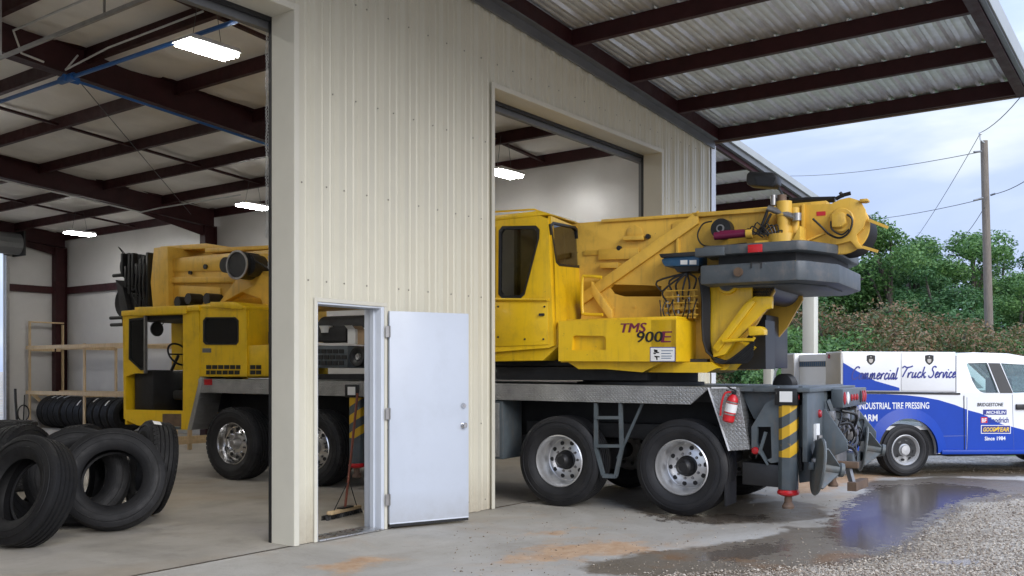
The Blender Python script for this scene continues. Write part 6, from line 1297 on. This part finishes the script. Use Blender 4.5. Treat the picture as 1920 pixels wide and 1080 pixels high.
def crane_pt(px, py, xl): s_, z = CF.side(px, py, xl); return (CF.o[0]+CF.x[0]*xl+CF.y[0]*s_, CF.o[1]+CF.x[1]*xl+CF.y[1]*s_, z)
for nm, lab, pxs, m_, xl in (('carton', 'open cardboard carton on the carrier deck nearest the door jamb', (668, 618, 684, 646), 'card', .45), ('carton', 'pale printed carton on the carrier deck beside the open one', (652, 617, 666, 645), 'label', .4)):
    p0 = crane_pt(pxs[0], pxs[3], xl); p1 = crane_pt(pxs[2], pxs[1], xl); wd = math.dist(p0[:2], p1[:2]); h = p1[2]-p0[2]
    t_ = thing(nm, lab, 'carton', p0, CZ); q = MB(); q.panel([(0, 0), (.3, 0), (.3, -wd), (0, -wd)], [], 'xy', 0, .004)
    for a, b in (((0, 0), (0, -wd)), ((.3, 0), (.3, -wd)), ((0, 0), (.3, 0)), ((0, -wd), (.3, -wd))): q.beam((a[0], a[1], h/2), (b[0], b[1], h/2), .004, h)
    q.build('box_walls', m_, t_, 0)
    for sx, sg in ((0, -1), (.3, 1)): q = MB(); q.add([(sx, 0, h), (sx, -wd, h), (sx+sg*.07, -wd, h+.05), (sx+sg*.07, 0, h+.05)], [(0, 1, 2, 3)]); q.build('flap', m_, t_, 0)
p0 = crane_pt(611, 624, .62); t_ = thing('paper_bag', 'crumpled white paper bag on the dark deck locker', 'bag', p0, CZ)
q = MB(); q.lathe([(.0, 0), (.07, 0), (.075, .04), (.1, .1), (.095, .1), (.06, .03), (0, .02)], (0, 0, 0), (0, 0, 1), 11); q.build('bag_body', 'label', t_, 25)

# ------------------------------------------------------------------ utility pole and wires
pb = at(1859, 700, 35); pt_ = at(1845, 264, 34.6); up = thing('utility_pole', 'leaning weathered wooden utility pole behind the pickup', 'pole', (pb[0], pb[1], -.05))
V = Vector; d_ = V(pt_)-V(pb); q = MB(); d_.z = pt_[2]+.05; q.cyl((0, 0, -.3), tuple(d_), .165, .125, n=16); q.build('shaft', 'pole', up)
def rel(px, py, t): a = at(px, py, t); return (a[0]-pb[0], a[1]-pb[1], a[2]+.05)
q = MB(); q.tube([rel(1846, 268, 34.5), rel(1838, 262, 34.5), rel(1837, 248, 34.5)], .025, 6); q.lathe([(0, -.06), (.05, -.05), (.06, 0), (.04, .05), (0, .06)], rel(1838, 250, 34.5), (0, 0, 1), 10); q.build('top_pin', 'galv', up)
for a in ((1840, 284, 1826, 285), (1843, 371, 1826, 376), (1857, 366, 1866, 363)): q = MB(); q.cyl(rel(a[0], a[1], 34.4), rel(a[2], a[3], 34.3), .035, n=8); q.build('insulator', 'grey_trim', up)
def wire(label, pts, r_=.014):
    P = []; 
    for (a, b) in zip(pts, pts[1:]):
        A, B = V(at(*a)), V(at(*b)); P += [tuple(A+(B-A)*k/10-V((0, 0, .22*4*(k/10)*(1-k/10)))) for k in range(10)]
    P.append(at(*pts[-1])); q = MB(); q.tube(P, r_, 5); tag(q.build('power_wire', 'wire'), label, 'wire')
wire('upper wire running left from the pole top bracket', [(1480, 330, 60), (1838, 285, 34.4)]); wire('lower wire running left behind the crane drum', [(1560, 415, 60), (1840, 374, 34.4)])
wire('wire leaving the pole to the right edge', [(1860, 365, 34.4), (1990, 285, 28)]); wire('wire rising from the pole top towards the canopy', [(1838, 249, 34.5), (1960, 120, 22)])
wire('long wire slanting down left from the pole top to the trees', [(1838, 250, 34.5), (1700, 470, 60)], .012); wire('short guy wire slanting down left of the pole', [(1846, 388, 34.4), (1790, 455, 50)], .012)

# ------------------------------------------------------------------ trees and bushes
def leaf_mat(name, stops):
    m = bpy.data.materials.new(name); m.use_nodes = True; t = m.node_tree; b = t.nodes['Principled BSDF']; l = t.links.new
    g_ = t.nodes.new('ShaderNodeNewGeometry'); r = t.nodes.new('ShaderNodeValToRGB'); el = r.color_ramp.elements
    while len(el) < len(stops): el.new(.5)
    for e_, (p, c) in zip(el, stops): e_.position = p; e_.color = (*c, 1)
    l(g_.outputs['Random Per Island'], r.inputs[0]); l(r.outputs[0], b.inputs['Base Color']); b.inputs['Roughness'].default_value = .5; b.inputs['Specular IOR Level'].default_value = .3
    tr = t.nodes.new('ShaderNodeBsdfTranslucent'); l(r.outputs[0], tr.inputs[0]); mx_ = t.nodes.new('ShaderNodeMixShader'); mx_.inputs[0].default_value = .3
    l(b.outputs[0], mx_.inputs[1]); l(tr.outputs[0], mx_.inputs[2]); l(mx_.outputs[0], t.nodes['Material Output'].inputs[0]); return m
M['leaf_a'] = leaf_mat('leaf_fresh', [(0, (.045, .115, .03)), (.5, (.10, .205, .055)), (1, (.18, .31, .09))])
M['leaf_b'] = leaf_mat('leaf_deep', [(0, (.028, .08, .028)), (.5, (.06, .145, .045)), (1, (.12, .225, .075))])
M['leaf_p'] = leaf_mat('leaf_pine', [(0, (.012, .035, .022)), (1, (.03, .065, .038))])
M['leaf_r'] = leaf_mat('leaf_rusty', [(0, (.05, .085, .025)), (.4, (.10, .125, .04)), (.62, (.20, .13, .065)), (1, (.30, .18, .10))])
M['bark'] = mat('bark', (.09, .075, .06), .85, var=.3, vscale=5)
def crown_mesh(seed, clumps, n, size, droop=.0):
    r = random.Random(seed); mb = MB(); tot = sum(c[3]**2 for c in clumps)
    for (cx, cy, cz, cr) in clumps:
        k = int(n*cr**2/tot)
        for _ in range(k):
            d = V((r.gauss(0, 1), r.gauss(0, 1), r.gauss(0, 1))).normalized(); rad = cr*(.45+.6*r.random()**.6)*(1+.35*noise.noise((d.x*2.3+seed, d.y*2.3, d.z*2.3+cx)))
            p = V((cx, cy, cz))+V((d.x, d.y, d.z*.8))*rad; a = (d+V((r.gauss(0, .7), r.gauss(0, .7), r.gauss(0, .7)+.25))).normalized(); u = a.orthogonal().normalized(); u = (Matrix.Rotation(r.uniform(0, 6.3), 3, a) @ u); v = a.cross(u); s_ = size*r.uniform(.6, 1.4)
            mb.add([p-u*s_, p-v*s_*.45+a*s_*.12, p+u*s_, p+v*s_*.45+a*s_*.12], [(0, 1, 2, 3)])
    return mb
def tree_kind(seed, h, wd, kind):
    r = random.Random(seed); cl = []
    if kind == 'tree':
        for i in range(34):
            z = h*(.08+.88*r.random()); k = (z/h-.08)/.88; rad = wd*(.55+.45*math.sin(math.pi*min(1, k*.85+.15)))*(1-.35*k); a = r.uniform(0, 6.3); q_ = r.random()**.5; cl.append((math.cos(a)*rad*q_, math.sin(a)*rad*q_, z, wd*r.uniform(.22, .42)*(1-.3*k)))
    elif kind == 'pine':
        for i in range(22): k = i/21; a = i*2.4; rad = wd*(1-k)*.6; cl.append((math.cos(a)*rad, math.sin(a)*rad, h*(.25+.75*k), wd*(.38-.22*k)))
    else:
        for i in range(20): a = r.uniform(0, 6.3); q_ = r.random()**.5; z = h*(.12+.72*r.random()*(1-q_*.4)); cl.append((math.cos(a)*wd*q_*.85, math.sin(a)*wd*q_*.85, z, wd*r.uniform(.25, .42)))
    return cl
def make_tree(name, cat, seed, h, wd, kind, leaf, n, size):
    cl = tree_kind(seed, h, wd, kind); cm_ = crown_mesh(seed, cl, n, size)
    root = bpy.data.objects.new(name, None); COL.objects.link(root); root['category'] = cat
    cm_.build('crown', leaf, root, 0)
    q = MB(); r = random.Random(seed+1); top = h*(.75 if kind != 'bush' else .4); br_ = .03*h+.02
    q.cyl((0, 0, -.2), (.02*h, 0, top), br_ if kind != 'bush' else .06, .02, n=9)
    for c in cl[::2]: z0 = min(c[2]*.55, top*.8); q.tube([(0.01*h*z0/h, 0, z0), (c[0]*.5, c[1]*.5, (z0+c[2])/2+.1), c[:3]], .012*h*.5+.01, 5)
    q.build('trunk', 'bark', root); return root
protos = {'a': make_tree('broadleaf_tree', 'tree', 11, 8, 3.2, 'tree', 'leaf_a', 26000, .082), 'b': make_tree('broadleaf_tree', 'tree', 23, 8, 3.0, 'tree', 'leaf_b', 26000, .082), 'p': make_tree('pine_tree', 'tree', 5, 9, 2.2, 'pine', 'leaf_p', 9000, .12), 'r': make_tree('bush', 'bush', 31, 3.6, 2.4, 'bush', 'leaf_r', 20000, .055), 'g': make_tree('bush', 'bush', 37, 3.4, 2.3, 'bush', 'leaf_a', 20000, .06), 'd': make_tree('bush', 'bush', 43, 3.4, 2.3, 'bush', 'leaf_b', 20000, .06)}
base_h = {'a': 8., 'b': 8., 'p': 9., 'r': 3.5, 'g': 3.3, 'd': 3.3}; used = set()
def plant(k, px, top, t, label, wide=1., rot=None):
    p = at(px, 700, t); h = (HZ-top)/FPX*t+EYE; s_ = h/base_h[k]*(1.05 if k in 'ab' else 1.0)
    o = protos[k] if k not in used else dup(protos[k]); used.add(k); o.location = (p[0], p[1], 0); o.scale = (s_*wide*(1.25 if k in 'ab' else 1.1), s_*wide*(1.25 if k in 'ab' else 1.1), s_*rng.uniform(.96, 1.06)); o.rotation_euler = (0, 0, rot if rot is not None else rng.uniform(0, 6.3))
    o['label'] = label; o['group'] = 'trees behind the yard' if k in 'abp' else 'bushes behind the yard'
T_ = [('a', 1825, 447, 50, 'rounded airy tree just left of the pole', 1.0), ('b', 1700, 455, 54, 'tall green tree right of the winch drum', 1.05), ('p', 1742, 470, 62, 'dark pine showing between two green trees', .9), ('a', 1672, 448, 48, 'green tree below and right of the winch drum', 1.0), ('b', 1600, 462, 52, 'green tree behind the counterweight', 1.0), ('a', 1540, 500, 50, 'green tree behind the pale post', 1.0), ('b', 1760, 520, 46, 'low dark tree beneath the pine', 1.05), ('a', 1915, 530, 44, 'bright green tree right of the pole', 1.0), ('b', 1875, 500, 58, 'far tree peeping out behind the pole', .9), ('b', 1985, 500, 50, 'tree beyond the right edge', 1.1), ('b', 1470, 520, 48, 'dark green tree behind the crane turret', 1.0), ('b', 1400, 520, 50, 'tree behind the turret by the workshop corner', 1.1), ('a', 1350, 530, 52, 'tree at the workshop corner', 1.0), ('a', 1620, 500, 58, 'far pale tree behind the winch drum', 1.0), ('b', 1680, 500, 60, 'far dark tree between the winch drum and the pine', 1.2)]
for k, px, top, t, lab, wd in T_: plant(k, px, top, t, lab, wd)
B_ = [('g', 1480, 565, 34, 'green bush between the two pale posts'), ('r', 1555, 560, 34, 'rusty bush right of the pale post'), ('r', 1620, 570, 33, 'large rusty bush above the tool box'), ('r', 1690, 560, 34, 'rusty bush in the middle of the hedge'), ('r', 1740, 575, 36, 'rusty bush left of the pole above the pickup cab'), ('d', 1655, 575, 37, 'dark green bush in the middle of the hedge'), ('r', 1800, 590, 33, 'rusty bush behind the pickup roof'), ('g', 1820, 575, 38, 'bright bush close left of the pole'), ('g', 1885, 585, 34, 'bright green bush right of the pole'), ('r', 1925, 600, 33, 'rusty bush at the right edge'), ('d', 1590, 590, 38, 'dark bush behind the tool box'), ('g', 1445, 620, 33, 'small green bush behind the crane tail'), ('d', 1400, 625, 33, 'small dark bush under the crane turret'), ('r', 1360, 640, 34, 'rusty bush by the workshop corner'), ('g', 1515, 640, 31, 'small green bush at the foot of the pale post'), ('r', 1980, 590, 36, 'rusty bush beyond the right edge'), ('d', 1780, 565, 42, 'dark bush under the airy tree')]
for k, px, top, t, lab in B_: plant(k, px, top, t, lab, 1.05)
# grass strip beyond the gravel
structure(sheet('lawn', ragged([at(1300, 700, 24)[:2], at(1500, 700, 21)[:2], at(1740, 700, 18.6)[:2], at(2050, 700, 17.8)[:2], at(2300, 700, 60)[:2], at(1250, 700, 75)[:2]], .6, 12, .8), -.005, mat('lawn_soil', (.09, .14, .04), .9, var=.4, vscale=1.5)))
g = MB()
for i in range(16000):
    px = rng.uniform(1350, 2020); t = rng.uniform(18.4, 36); p = at(px, 700, t)
    if t < 18.6+noise.noise((p[0]*.6, p[1]*.6, 2))*1.6+max(0, 1740-px)*.009: continue
    a = rng.uniform(0, 6.3); h = rng.uniform(.05, .14); dx, dy = math.cos(a)*.016, math.sin(a)*.016; lx, ly = rng.uniform(-.05, .05), rng.uniform(-.05, .05)
    g.add([(p[0]-dx, p[1]-dy, -.005), (p[0]+dx, p[1]+dy, -.005), (p[0]+lx, p[1]+ly, h)], [(0, 1, 2)])
stuff(g.build('grass', 'leaf_a', smooth=0), 'rough green grass beyond the gravel yard', 'grass')
